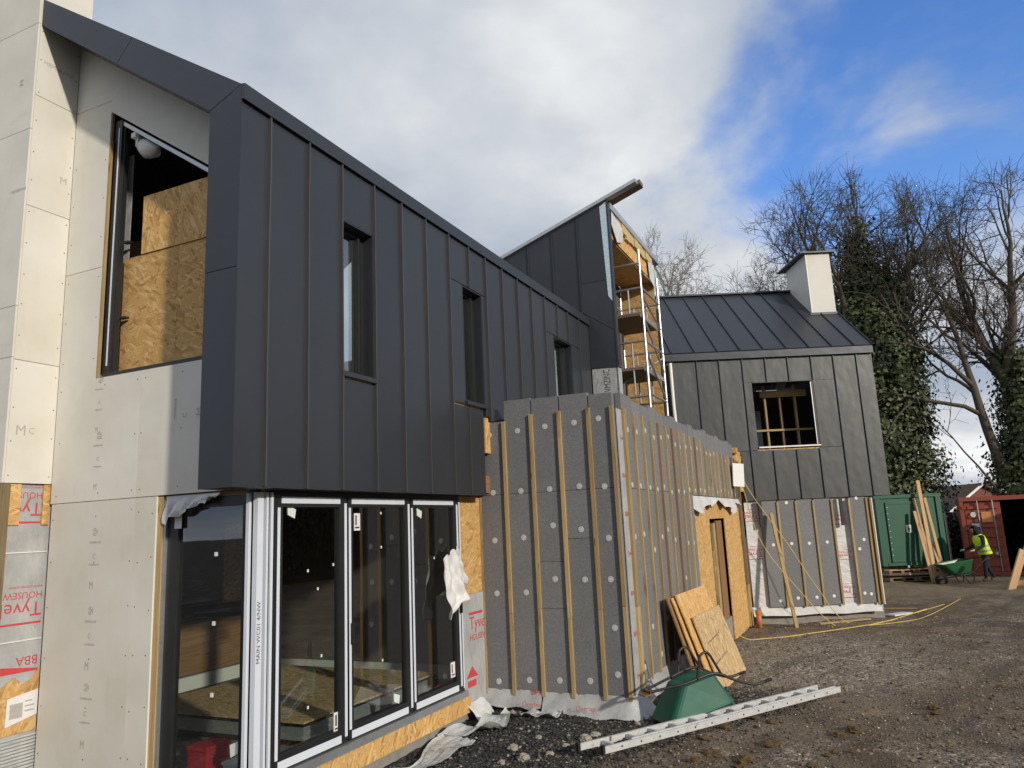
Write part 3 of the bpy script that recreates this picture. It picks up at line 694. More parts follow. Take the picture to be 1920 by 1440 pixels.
H.part('handle', MB().box(5.755, 5.775, 4.32, 4.352, 1.12, 1.30).box(7.765, 7.785, 4.32, 4.352, 1.15, 1.3), BLACK, l3)
dfm = H.part('door_frame', MB().box(4.78, 7.86, 4.37, 4.46, 2.435, 2.475).box(7.81, 7.855, 4.365, 4.46, .30, 2.43), BLACK)
H.part('threshold', MB().box(4.60, 7.87, 4.325, 4.46, .235, .30), ALU, dfm)
H.part('film_strip', MB().box(7.825, 7.85, 4.358, 4.362, .33, 2.40), FILM, dfm)
H.part('kick_board', MB().box(4.60, 7.95, 4.345, 4.365, 0.05, .232), OSB)
# corner post with its wrapped profiles
cp = H.part('corner_post', MB().box(4.60, 4.66, 4.40, 4.47, .24, 2.475).box(4.70, 4.795, 4.36, 4.44, .305, 2.43), BLACK)
for a, b_, c_, d_ in ((4.556, 4.585, 4.425, 4.455), (4.575, 4.640, 4.352, 4.398), (4.668, 4.690, 4.346, 4.40), (4.712, 4.738, 4.340, 4.358)):
    H.part('film_profile', MB().box(a, b_, c_, d_, .24, 2.45), FILM, cp)
text_part(H, 'MAIN WC01 4/NW', .055, (4.622, 4.350, 1.15), (0, 0, 1), (-1, 0, 0), DARKINK, cp)
# side pane on the gable
sp_ = H.part('side_light', MB().box(4.60, 4.66, 4.475, 5.36, .24, .33).box(4.60, 4.66, 4.475, 5.36, 2.36, 2.44).box(4.60, 4.66, 5.24, 5.36, .33, 2.36).box(4.60, 4.66, 4.475, 4.53, .33, 2.36), BLACK)
H.part('pane', MB().box(4.625, 4.633, 4.53, 5.24, .33, 2.36), GLASS, sp_)
H.part('edge_profile', MB().box(4.575, 4.66, 5.362, 5.385, .24, 2.44), ALU, sp_)
H.part('label', MB().box(4.594, 4.598, 5.20, 5.28, 2.20, 2.36), PAPER, sp_)
for (a, b_) in ((4.83, 1.98), (4.835, 1.44), (4.835, .90)): H.part('sticker', MB().box(4.618, 4.624, a-.014, a+.014, b_-.016, b_+.016), WHITEP, sp_)
H.part('spacer_tab', MB().prism([(4.63, .55), (4.55, .58), (4.54, .50), (4.62, .46)], 'x', 4.617, 4.624), PALEGLASSTAPE, sp_)
H.part('jamb_timber', MB().box(4.566, 4.66, 5.388, 5.45, .22, 2.475), BATTEN)
H.part('lintel_timber', MB().box(4.60, 4.68, 4.46, 5.36, 2.442, 2.475), BROWNWOOD)
fl = MB(); fv = []
for i in range(25):
    for j in range(9):
        u, q = i/24, j/8
        fv.append((4.57-.035*q-.018*math.sin(u*19+q*4)*q-.012*math.sin(u*37)*q, 5.36-.60*u-.02*math.sin(q*5), 2.472-(.13+.05*math.sin(u*5.3+.5)+.06*(u < .09)-.06*(u > .9)+.006*math.sin(u*23))*q))
fl.add(fv, [(i*9+j, i*9+j+1, (i+1)*9+j+1, (i+1)*9+j) for i in range(24) for j in range(8)])
lw = H.part('loose_wrap', fl, WRAP_WHITE, sm=True)
# right of the doors: sheathing and wrap
H.part('osb_sheet', MB().box(7.865, 8.42, 4.385, 4.40, 1.33, 2.47), OSB)
wj = H.part('house_wrap', MB().box(7.872, 8.42, 4.375, 4.40, .10, 1.328), WRAP)
text_part(H, 'Tyvek', .20, (8.03, 4.373, .93), (1, 0, 0), (0, 0, 1), REDINK, wj); text_part(H, 'HOUSEWRAP', .10, (8.03, 4.373, .80), (1, 0, 0), (0, 0, 1), REDINK, wj)
H.part('print', MB().box(8.03, 8.36, 4.3715, 4.3735, 1.09, 1.12), REDINK, wj)
H.part('print', MB().prism([(7.92, .40), (8.06, .52), (8.20, .40)], 'y', 4.3715, 4.3735).box(7.95, 8.15, 4.3715, 4.3735, .30, .37), REDINK, wj)
tl = MB(); tv = []
for i in range(6):
    for j in range(6): tv.append((7.88+.42*i/5+.05*j/5, 4.37-.03*j-.015*math.sin(i*1.3+j)*j/3, .14-.035*j+.01*math.sin(i*2.0)))
tl.add(tv, [(i*6+j, i*6+j+1, (i+1)*6+j+1, (i+1)*6+j) for i in range(5) for j in range(5)])
H.part('wrap_tail', tl, WRAP_WHITE, sm=True)

# ---- things inside the glazed room
k_ = Thing('board_stack', 'low stack of boards with pale edges on the floor behind the glass doors', 'stack', (6.7, 5.9, 0.2))
k_.part('board', MB().box(5.66, 8.0, 4.80, 7.0, .437, .455), OSB_PALE); k_.part('dark_sheet', MB().box(5.68, 7.98, 4.82, 6.98, .405, .434), STRAP)
k_.part('insulation_sheet', MB().box(5.69, 7.97, 4.83, 6.97, .285, .403), GALV); k_.part('bearer', MB().box(5.8, 5.95, 4.9, 6.9, .20, .283), BROWNWOOD); k_.part('bearer', MB().box(7.6, 7.75, 4.9, 6.9, .20, .283), BROWNWOOD)
k_.part('base_sheet', MB().box(5.55, 8.1, 4.60, 4.795, .202, .22), OSB_PALE)
H.part('upstand', MB().box(4.75, 8.38, 7.76, 7.797, .30, .46).box(8.36, 8.397, 4.6, 7.755, .30, .46), WHITEP)
H.part('osb_sheet', MB().box(7.58, 8.06, 7.775, 7.797, 1.28, 2.28), OSB_PALE)
H.part('osb_sheet', MB().box(4.8, 8.3, 7.78, 7.797, .48, 1.1), BROWNWOOD)
single('red_box', MB().box(-.12, .12, -.1, .1, 0, .24).box(-.13, .13, -.11, .11, .24, .27), REDBOX, 'small red plastic box on the floor behind the side pane', 'box', loc=(4.86, 5.10, .2))
tb = Thing('white_tub', 'white plastic tub beside the red box behind the side pane', 'tub', (4.95, 4.78, .2))
tb.part('tub_body', MB().box(4.82, 5.08, 4.66, 4.90, .2, .33), WHITEP); tb.part('rim', MB().box(4.81, 5.09, 4.65, 4.91, .332, .35), WHITEP)

# ---- torn wrap hanging by the doors
rv = []
NR = 26
for i in range(NR+1):
    for j in range(NR+1):
        u, q = i/NR, j/NR
        x = 7.34+.36*u + .16*q*u - .02*q + .015*math.sin(q*9)
        fold = .055*math.sin(u*11+q*2.2) + .03*math.sin(u*23-q*5) + .02*math.sin(q*17+u*6)
        y = 4.33 - (.02+.10*q)*abs(math.sin(u*3.0+.4)) - fold*(.25+.75*q)*.8 - .02
        z = 1.77+.12*u**.7 - (.58-.10*u+.07*math.sin(4.3*u+1)+.03*math.sin(13*u))*q + .02*math.sin(u*14)*(1-q)
        rv.append((x-7.55, min(y, 4.345)-4.3, z-1.85))
rm = MB().add(rv, [(i*(NR+1)+j, (i+1)*(NR+1)+j, (i+1)*(NR+1)+j+1, i*(NR+1)+j+1) for i in range(NR) for j in range(NR)])
ro = single('torn_wrap', rm, WRAP_WHITE, 'torn white flap of house wrap hanging at the right edge of the glass doors', 'wrap', loc=(7.55, 4.3, 1.85), sm=True)
sd = ro.modifiers.new('thick', 'SOLIDIFY'); sd.thickness = 0.004

# ================================================================== SINGLE STOREY EXTENSION
X = Thing('extension', 'single storey extension covered in grey insulation sheets and vertical timber battens', 'extension', (8.6, 2.7, 0.0))
EX, EY = 8.43, 2.58
bys = [4.385, 4.01, 3.635, 3.265, 2.89, 2.60]
tops = [3.39, 3.645, 3.632, 3.632, 3.60]
for i in range(5):
    a, b_ = bys[i+1], bys[i]
    if i == 4: a = 2.585
    lo = .17 if i in (2, 3, 4) else .19
    cuts = [lo, 1.92, 2.482, tops[i]] if i == 3 else ([lo, 1.13, 1.66, 2.482, tops[i]] if i == 2 else [lo, 2.482, tops[i]])
    if i == 0: b_ = 4.372
    for z0, z1 in zip(cuts[:-1], cuts[1:]):
        X.part('insulation_sheet', MB().box(EX, EX+.10, a+.008, b_-.008, z0+.0025, z1-.0025), EPS)
for i, y in enumerate(bys):
    w_ = .022; top = 2.47 if i == 0 else (3.385 if i == 1 else 3.44)
    sp0 = [.15, 1.08+random.uniform(-.15, .12), top] 
    for z0, z1 in zip(sp0[:-1], sp0[1:]):
        X.part('batten', MB().box(EX-.032, EX-.001, y-w_+random.uniform(-.003, .003), y+w_, z0+.002, z1-.002), BATTEN)
dsc = MB().tube([(0, 0, 0), (-.004, 0, 0)], [.036, .033], 14).tube([(-.004, 0, 0), (-.0055, 0, 0)], [.012, .010], 8)
dmx = mesh_uv('fixing_disc', dsc.v, dsc.f, DISCM)
ds2 = MB().tube([(0, 0, 0), (0, -.004, 0)], [.036, .033], 14).tube([(0, -.004, 0), (0, -.0055, 0)], [.012, .010], 8)
dmy = mesh_uv('fixing_disc', ds2.v, ds2.f, DISCM)
for y, z in [(4.22, 3.23), (4.2, 2.51), (4.2, 1.93), (4.2, 1.3), (4.22, 0.29), (3.83, 3.25), (3.82, 2.51), (3.81, 1.95), (3.81, 1.31), (3.82, 0.32), (3.46, 3.27), (3.44, 2.51), (3.42, 2.08), (3.43, 1.46), (3.44, 0.33), (3.08, 3.28), (3.06, 2.52), (3.07, 2.02), (3.06, 1.45), (3.07, 0.34), (2.77, 3.3), (2.75, 2.5), (2.74, 1.91), (2.75, 1.45), (2.74, 0.92), (2.74, 0.42)]:
    X.share('fixing_disc', dmx, (EX-.0005, y, z))
# long side
bxs = [8.79] + [9.20+.415*k for k in range(20)]
X.part('batten', MB().box(8.735, 8.845, EY-.034, EY-.001, 1.12, 3.44), BATTEN); X.part('batten', MB().box(8.735, 8.845, EY-.034, EY-.001, .2, 1.116), BATTEN)
for k, x in enumerate(bxs[1:], 1):
    top = 3.43+random.uniform(-.015, .015) - (.10 if x > 13.5 else 0); bot = .24 if x < 12.45 else 2.46
    X.part('batten', MB().box(x-.021, x+.021, EY-.032, EY-.001, bot, top), GREYWOOD if k > 18 else (BROWNWOOD if k in (4, 6, 10) else BATTEN))
for k in range(len(bxs)-1):
    a, b_ = bxs[k]+(.0 if k else -.04), bxs[k+1]
    top = 3.60+.04*(k % 3 == 0) + (.03 if k > 10 else 0)
    for z0, z1 in (((.24, 2.48), (2.48, top)) if a < 12.2 else ((2.46, top),)):
        X.part('insulation_sheet', MB().box(a+.006, b_-.006, EY, EY+.10, z0+.0025, z1-.0025), EPS)
    for z in (3.25, 2.50) if a > 12.2 else (3.25, 2.50, random.choice((1.2, 1.75, 1.9)), random.choice((.45, .8))):
        X.share('fixing_disc', dmy, ((a+b_)/2+random.uniform(-.05, .05), EY-.0005, z+random.uniform(-.05, .05)+(.08 if z == 2.5 and a > 12.2 else 0)))
cw = X.part('corner_wrap', MB().box(8.535, 8.733, EY-.004, EY+.05, .02, 3.42), WRAP)
for k in range(7): text_part(X, 'BBA' if k % 3 else 'Tyvek', .075, (8.60, EY-.006, .35+.45*k), (1, 0, 0), (0, 0, 1), REDINK, cw)
X.part('corner_sheet_edge', MB().box(EX+.103, 8.533, EY+.005, EY+.1, .18, 3.59), EPS)
# skirts of wrap round the foot
def skirt(pts, z0, z1, out, mat=WRAP):
    vs = []; n_ = len(pts)
    for i, (x, y, ox, oy) in enumerate(pts):
        for j in range(5):
            q = j/4; o_ = out*(q**1.4) + .012*math.sin(i*1.7+j)
            vs.append((x+ox*o_, y+oy*o_, z1+(z0-z1)*q + .012*math.sin(i*1.1)*q))
    return MB().add(vs, [(i*5+j, i*5+j+1, (i+1)*5+j+1, (i+1)*5+j) for i in range(n_-1) for j in range(4)])
s1 = X.part('wrap_skirt', skirt([(EX-.002, 4.38-.06*i, -1, 0) for i in range(13)], .03, .21, .10), WRAP, sm=True)
s2 = X.part('wrap_skirt', skirt([(EX-.002, 3.64-.07*i, -1, 0) for i in range(15)]+[(EX+.0, 2.585, -.8, -.6), (EX+.06, EY-.002, -.2, -1)]+[(EX+.06+.1*i, EY-.002, 0, -1) for i in range(1, 5)], -.02, .20, .14), WRAP, sm=True)
X.part('wrap_skirt', skirt([(8.9+.25*i, EY-.004, 0, -1) for i in range(9)], .04, .26, .06), WRAP, sm=True)
text_part(X, 'BBA', .085, (EX-.016, 3.80, .165), (0, -1, 0), (0, 0, 1), REDINK, s1)
text_part(X, 'Overlap', .07, (EX-.16, 3.86, .07), (0, -1, 0), (.35, 0, .9), REDINK, s1)
text_part(X, 'Overlap', .07, (EX-.17, 3.2, .06), (0, -1, 0), (.35, 0, .9), REDINK, s2)
X.part('plinth', MB().box(EX+.02, 8.6, 2.63, 4.4, -.4, .17).box(8.6, 17.6, 2.63, 2.72, -.5, .2), CONC)
# door in its chipboard surround
for a, b_, z0, z1 in ((12.46, 13.83, -.2, 2.40), (15.40, 17.30, -.24, 2.40), (13.834, 15.396, 2.06, 2.40)):
    X.part('osb_sheet', MB().box(a, b_, EY+.02, EY+.04, z0, z1), OSB)
dr = X.part('stud_door', MB().box(14.78, 15.36, EY+.08, EY+.12, -.20, 2.02), BROWNWOOD)
X.part('stud', MB().box(14.30, 14.48, EY+.05, EY+.10, -.2, 1.98), BATTEN, dr)
X.part('stud', MB().box(13.84, 13.96, EY+.005, EY+.018, .72, 1.50), BATTEN, dr)
X.part('lock', MB().box(14.05, 14.12, EY+.03, EY+.05, 1.14, 1.22), WHITEP, dr)
fv = []
for i in range(25):
    for j in range(3): fv.append((12.45+4.8*i/24, EY-.006-.05*j*abs(math.sin(i*.9)), 2.45-(.07+.045*math.sin(i*.42+.6)+.03*math.sin(i*1.13)+random.uniform(0, .02))*j))
X.part('wrap_flap', MB().add(fv, [(i*3+j, i*3+j+1, (i+1)*3+j+1, (i+1)*3+j) for i in range(24) for j in range(2)]), WRAP_WHITE, sm=True)
for a, b_ in ((17.31, 17.40), (17.42, 17.50), (17.52, 17.62)):
    X.part('corner_stud', MB().box(a, b_, EY-.02, EY+.06, .62, 2.50 if a < 17.5 else 3.3), GREYWOOD); X.part('corner_stud', MB().box(a, b_, EY-.02, EY+.06, -.25, .615), BATTEN)
X.part('core', MB().box(8.54, 12.40, 2.70, 4.3, .17, 3.40).box(12.4, 17.6, 3.9, 4.0, -.3, 3.4).box(12.4, 17.6, 2.70, 4.15, 2.45, 3.40).box(17.5, 17.62, 2.7, 4.1, -.3, 2.45), DARKSOFF)
X.part('roof_deck', MB().box(8.54, 17.6, 2.69, 4.16, 3.405, 3.43), DARKSOFF)
X.part('osb_offcut', MB().box(17.40, 17.62, EY-.04, EY+.05, 3.48, 3.60), OSB)

# ================================================================== TOWER BLOCK
T = Thing('tower_block', 'tall zinc sided block with an open chipboard lined bay holding a scaffold', 'building', (12.6, 3.8, 3.43))
TX, TY = 12.5, 3.69
tz = lambda y: 7.86-.345*(y-3.70)
def tpan(poly): return T.part('zinc_panel', MB().prism(poly, 'x', TX, TX+.02), ZINC)
g_ = .003
tpan([(TY, 6.37), (4.267, 6.375), (4.267, tz(4.267)), (TY, tz(TY))])
tpan([(TY, 5.42), (4.267, 5.83), (4.267, 6.37), (TY, 6.363)])
tpan([(TY, 4.75), (4.18, 4.78), (4.18, 5.755), (TY, 5.413)])
ts = [4.273, 4.784, 5.279, 5.80, 6.32, 6.9]
for a, b_ in zip(ts[:-1], ts[1:]): tpan([(a+g_, 5.62), (b_-g_, 5.62), (b_-g_, tz(b_)), (a+g_, tz(a))])
for y in ts[:-1]: T.part('standing_seam', MB().prism([(y-.007, 5.64), (y+.007, 5.64), (y+.007, tz(y)-.02), (y-.007, tz(y)-.02)], 'x', TX-.028, TX), ZINC)
T.part('verge_flashing', MB().prism([(3.10, tz(3.10)+.01), (3.10, tz(3.10)+.075), (6.95, tz(6.95)+.075), (6.95, tz(6.95)+.01)], 'x', TX-.06, TX+.10), GALV)
T.part('gutter_length', MB().prism([(3.06, tz(3.06)+.02), (3.06, tz(3.06)+.10), (3.80, tz(3.80)+.10), (3.80, tz(3.80)+.02)], 'x', TX+.11, TX+.34), GREYWOOD)
T.part('corner_trim', MB().box(TX-.012, TX+.12, TY-.03, TY-.002, 4.75, 7.84), ZINC)
T.part('blue_film', MB().prism([(TY+.0, 5.95), (TY+.075, 6.06), (TY+.13, tz(TY)-.09), (TY+.0, tz(TY)-.02)], 'x', TX-.006, TX-.002), BLUEFILM)
mw = T.part('roof_membrane', MB().box(TX+.01, TX+.03, TY, 4.165, 3.44, 4.765).box(TX-.005, TX+.2, TY-.012, TY-.002, 3.44, 4.75), WRAP)
text_part(T, 'VMZINC', .18, (TX+.008, 3.84, 4.33), (0, 0, 1), (0, 1, 0), DARKINK, mw, .60)
text_part(T, 'MEMBRANE', .10, (TX+.008, 3.73, 4.25), (0, 0, 1), (0, 1, 0), GREYINK, mw, .8)
T.part('roof', MB().prism([(TY-.05, tz(TY)-.12), (TY-.05, tz(TY)+.0), (7.2, tz(7.2)), (7.2, tz(7.2)-.12)], 'x', TX+.105, 16.15), GALV)
T.part('bay_soffit', MB().box(TX+.13, 15.70, TY+.05, 4.44, 7.22, 7.24), OSB)
T.part('bay_header', MB().box(TX+.13, 15.70, TY+.02, TY+.04, 7.24, 7.56), OSB)
iv = MB()
for k in range(9):
    x = 13.05+.29*k; iv.box(x, x+.27, TY-.02-.03*random.random(), TY+.05, 7.55-.05*random.random(), 7.72)
T.part('insulation', iv, INSUL)
T.part('torn_membrane', MB().prism([(12.66, 7.45), (12.95, 7.20), (13.3, 7.32), (13.45, 7.62), (12.7, 7.72)], 'y', TY-.035, TY-.028), WRAP_WHITE)
T.part('torn_membrane', MB().prism([(15.3, 7.18), (15.72, 7.05), (15.74, 7.6), (15.25, 7.55)], 'y', TY-.03, TY-.022), WRAP_WHITE)
T.part('bay_side', MB().box(15.70, 15.72, TY, 4.44, 3.44, 7.22), OSB); T.part('bay_back', MB().box(TX+.1, 15.72, 4.45, 4.47, 3.44, 7.22), INTERIOR)  # bay_back is coloured dark in place of the shade in the bay
T.part('bay_cheek', MB().box(TX+.04, TX+.09, TY, 4.44, 3.44, 7.3), BROWNWOOD)
T.part('side_wall', MB().box(15.74, 15.90, TY-.03, 7.0, 3.43, tz(7.0)-.14), ZINC); T.part('end_film', MB().box(15.70, 15.91, TY-.045, TY-.035, 6.6, 7.5), BLUEFILM)

# ---- scaffold tower in the bay
S = Thing('scaffold_tower', 'aluminium scaffold tower with two platforms standing in the chipboard lined bay', 'scaffold', (14.16, 3.85, 3.43))
sx0, sx1, sy0, sy1 = 13.52, 14.85, 3.42, 4.22
for x, y, top in ((sx0, sy0, 7.20), (sx1, sy0, 7.0), (sx0, sy1, 6.7), (sx1, sy1, 6.7)):
    S.part('pole', MB().tube([(x, y, 3.43), (x, y, 5.3)], .026, 10), ALU); S.part('pole', MB().tube([(x, y, 5.302), (x, y, top)], .024, 10), ALU)
    S.part('collar', MB().tube([(x, y, 5.24), (x, y, 5.36)], .032, 10), GALV)
for x in (sx0, sx1):
    for z in ((6.93, 6.44, 5.95, 5.40, 4.90, 4.35, 3.95) if x == sx0 else (6.44, 5.98, 5.45, 4.92, 4.40, 3.95)):
        S.part('rung', MB().tube([(x, sy0, z), (x, sy1, z)], .022, 8), ALU)
    for yy in (3.68, 3.95):
        S.part('frame_upright', MB().tube([(x, yy, 5.95), (x, yy, 6.44)], .018, 8), ALU); S.part('frame_upright', MB().tube([(x, yy, 4.40), (x, yy, 5.42)], .018, 8), ALU)
for z in (6.44, 5.40, 4.40): S.part('rail', MB().tube([(sx0, sy0, z), (sx1, sy0, z)], .022, 8), ALU)
for z in (6.42, 5.95, 4.95): S.part('rail', MB().tube([(sx0, sy1, z), (sx1, sy1, z)], .022, 8), ALU)
for a, b_ in (((sx0, sy0, 6.30), (sx1, sy0, 5.9)), ((sx0, sy0, 5.85), (sx1, sy0, 5.0)), ((sx0, sy0, 5.2), (sx1, sy0, 4.45)), ((sx1, sy0, 5.3), (sx0, sy1, 4.5)), ((sx0, sy1, 5.8), (sx1, sy1, 5.0))):
    S.part('brace', MB().tube([a, b_], .02, 8), ALU)
for z in (5.90, 4.86):
    pf = S.part('platform', MB().box(sx0-.02, sx1+.02, sy0+.06, sy1-.06, z, z+.03), GREYWOOD)
    S.part('platform_edge', MB().box(sx0-.02, sx1+.02, sy0+.03, sy0+.058, z-.03, z+.05).box(sx0-.02, sx1+.02, sy1-.058, sy1-.03, z-.03, z+.05), ALU, pf)

# ================================================================== FAR HOUSE
FL = ED(3.6, 17.1, 0)
F = Thing('far_house', 'gabled house with quilted dark zinc walls, seamed zinc roof and one square opening', 'house', tuple(FL), FROT)
def L(e, d): return e-3.6, d-17.1
def fbox(mb, e0, e1, d0, d1, z0, z1): return mb.box(e0-3.6, e1-3.6, d0-17.1, d1-17.1, z0, z1)
def fpart(name, e0, e1, d0, d1, z0, z1, mat, parent=None): return F.part(name, fbox(MB(), e0, e1, d0, d1, z0, z1), mat, parent, world=False)
fs = [3.60, 3.742, 4.30, 4.823, 5.358, 5.893, 6.413, 6.96, 7.478, 8.012, 8.38]
FT = 5.665
def fpan(a, b_, z0, z1): fpart('zinc_panel', a+.003, b_-.003, 17.10, 17.12, z0+.003, z1-.003, ZINC_FAR)
for i in range(len(fs)-1):
    a, b_ = fs[i], fs[i+1]
    if i in (4, 5, 6, 7): fpan(a, b_, 5.10, FT)
    else: fpan(a, b_, 2.40 if i > 7 else 3.53, FT)
fpan(5.358, 5.54, 3.53, 5.10); fpan(6.955, 7.478, 3.545, 5.10)
for a, b_ in ((5.13, 5.375), (5.375, 5.87), (5.87, 6.40), (6.40, 6.92), (6.92, 7.478)): fpan(a, b_, 2.40, 3.525 if a < 6.9 else 3.54)
def fseam(e, z0, z1): fpart('standing_seam', e-.009, e+.009, 17.068, 17.10, z0, z1, BLACK if False else ZINC_ROOF)
for e in fs[1:-1]:
    if e in (5.893, 6.413, 6.96): fseam(e, 5.11, FT)
    elif e == 7.478 or e == 8.012: fseam(e, 2.41, FT)
    elif e == 5.358: fseam(e, 2.41, FT)
    else: fseam(e, 3.54, FT)
for e in (5.87, 6.40, 6.92): fseam(e, 2.41, 3.51)
fpart('eaves_flashing', 2.4, 8.395, 17.02, 17.12, 5.672, 5.835, ZINC_ROOF)
RM = .765; ang = math.atan(RM); RL = (19.95-17.03)/math.cos(ang)
rmx = lambda e: Matrix.Translation((e-3.6, -.07, 5.845)) @ Matrix.Rotation(ang, 4, 'X')
rs_ = [2.1, 2.65, 3.19] + [3.72, 4.26, 4.79, 5.32, 5.86, 6.39, 6.92, 7.45, 7.97, 8.40]
for a, b_ in zip(rs_[:-1], rs_[1:]):
    F.part('roof_panel', MB().box(.003, b_-a-.003, 0, RL, 0, .02), ZINC_ROOF, world=False, mat4=rmx(a))
    F.part('roof_panel', MB().box(.003, b_-a-.003, 0, RL, 0, .02), ZINC_ROOF, world=False, mat4=Matrix.Translation((a-3.6, 5.77, 5.845)) @ Matrix.Rotation(math.pi-ang, 4, 'X') @ Matrix.Translation((0, 0, -.02)))
for e in rs_[1:]: F.part('roof_seam', MB().box(-.009, .009, .02, RL-.02, .02, .052), ZINC_ROOF, world=False, mat4=rmx(e))
F.part('ridge_cap', MB().box(2.1-3.6, 8.40-3.6, 2.74, 2.96, 8.075, 8.115), ZINC_ROOF, world=False)
F.part('gable_wall', MB().prism([(.03, 2.40), (5.67, 2.40), (5.67, 5.80), (2.85, 7.96), (.03, 5.80)], 'x', 4.74, 4.775), ZINC_FAR, world=False)
F.part('back_wall', MB().box(-1.5, 4.74, 5.6, 5.66, -.3, 5.8).box(-1.5, -1.45, .05, 5.6, -.3, 5.8), INTERIOR, world=False)
F.part('inner_floor', MB().box(-1.4, 4.73, .13, 5.6, 2.42, 2.60).box(-1.4, 4.25, .13, 5.6, -.3, .02), BROWNWOOD, world=False)
F.part('front_sheathing', fbox(fbox(fbox(fbox(MB(), 3.6, 5.53, 17.125, 17.15, 2.62, 5.7), 6.96, 8.33, 17.125, 17.15, 2.62, 5.7), 5.53, 6.96, 17.125, 17.15, 5.11, 5.7), 5.53, 6.96, 17.125, 17.15, 2.62, 3.55), OSB, world=False)
# square opening and the studwork in it
fw_ = F.part('opening_frame', fbox(fbox(MB(), 6.90, 6.95, 17.10, 17.16, 3.61, 5.09), 5.545, 6.95, 17.085, 17.17, 5.085, 5.10), BLACK, world=False)
fpart('sill', 5.545, 6.95, 17.06, 17.17, 3.575, 3.607, WHITEP, fw_); fpart('film_edge', 6.885, 6.90, 17.10, 17.13, 3.62, 5.06, ALU, fw_)
for e in (5.63, 6.02, 6.38, 6.74): fpart('stud', e-.022, e+.022, 17.75, 17.83, 2.62, 5.12, BATTEN)
fpart('nogging', 5.4, 7.1, 17.72, 17.75, 4.02, 4.065, BATTEN); fpart('header', 5.9, 7.0, 17.70, 17.75, 4.83, 4.99, BATTEN)
for e in (5.5, 5.9, 6.3, 6.7, 7.1): F.part('rafter', MB().box(-.02, .02, .4, 3.2, -.25, -.10), BROWNWOOD, world=False, mat4=rmx(e))
fpart('far_window_light', 6.18, 6.42, 19.4, 19.42, 2.62, 4.75, GALV)  # grey panel stands in for light through a window on the far side
pr = F.part('white_pole', MB().tube([(2.33, 1.6, 2.6), (2.33, 1.6, 4.7)], .035, 10), WHITEP, world=False); F.part('pole_pin', MB().tube([(2.26, 1.56, 4.5), (2.40, 1.56, 4.5)], .016, 6).tube([(2.26, 1.56, 3.78), (2.40, 1.56, 3.78)], .016, 6), WHITEP, pr, world=False)
# chimney
cm = F.part('chimney', fbox(MB(), 7.752, 8.375, 18.60, 20.0, 6.95, 8.68), BOARD, world=False)
F.part('cap', MB().prism([(1.42, 8.69), (1.42, 8.73), (3.15, 8.76), (3.15, 8.72)], 'x', 4.0, 4.90), ZINC_FAR, cm, world=False)
fpart('base_flashing', 7.70, 8.40, 18.56, 18.598, 6.99, 7.10, ZINC_ROOF, cm); fpart('trim', 7.748, 7.77, 18.594, 18.6, 7.1, 8.68, WHITEP, cm)
# lower wall
fwp = fpart('house_wrap', 5.10, 7.92, 17.185, 17.20, -.06, 2.39, WRAP_WHITE)
for a, b_ in ((5.44, 5.80), (5.84, 6.21), (6.25, 6.60), (6.645, 7.01), (7.44, 7.79)): fpart('insulation_sheet', a, b_, 17.10, 17.18, .09, 2.385, EPS)
for e in (5.82, 6.23, 6.62, 7.03, 7.42, 7.81, 7.90): fpart('batten', e-.021, e+.021, 17.065, 17.098 if e < 7.85 else 17.18, .07, 2.36, BATTEN)
fpart('edge_board', 7.925, 7.945, 17.08, 17.2, .05, 2.36, WHITEP)
fdm = mesh_uv('fixing_disc', ds2.v, ds2.f, WHITEP)
for e, z in [(5.64, 1.42), (6.05, 1.43), (6.44, 1.42), (6.84, 1.43), (5.67, 0.22), (6.06, 0.26), (6.47, 0.26), (6.85, 0.27), (7.66, 1.45), (7.54, 1.25), (7.53, 0.3), (7.67, 0.28), (6.03, 2.33), (7.6, 2.36)]:
    F.share('fixing_disc', fdm, (e-3.6, -.0005, z), world=False)
wraptext(F, 5.40-3.6, .083, 1.28, .13, True, fwp, 1, False); wraptext(F, 5.40-3.6, .083, 2.1, .12, True, fwp, 1, False)
wraptext(F, 7.37-3.6, .083, .38, .14, True, fwp, 1, False); wraptext(F, 7.37-3.6, .083, 1.95, .12, True, fwp, 1, False); wraptext(F, 7.37-3.6, .083, 1.15, .10, True, fwp, 1, False)
F.part('wrap_skirt', skirt([(5.05-3.6+.2*i, .06, 0, -1) for i in range(15)], -.09, .10, .12), WRAP_WHITE, world=False, sm=True)
fpart('black_pipe', 5.38, 5.45, 17.03, 17.09, 1.82, 2.40, STRAP); fpart('black_pipe', 7.20, 7.265, 17.05, 17.1, 1.78, 2.40, STRAP)
F.part('downpipe', MB().tube([(.07, -.1, 5.62), (.07, -.1, 4.6), (.10, -.1, 3.6)], .045, 10), WHITEP, world=False)
F.part('plinth', fbox(MB(), 5.0, 7.95, 17.2, 17.5, -.5, .05), CONC, world=False)
# ================================================================== SITE OBJECTS
def gat(x, y): return float(ground_z(np.array([x]), np.array([y]))[0])
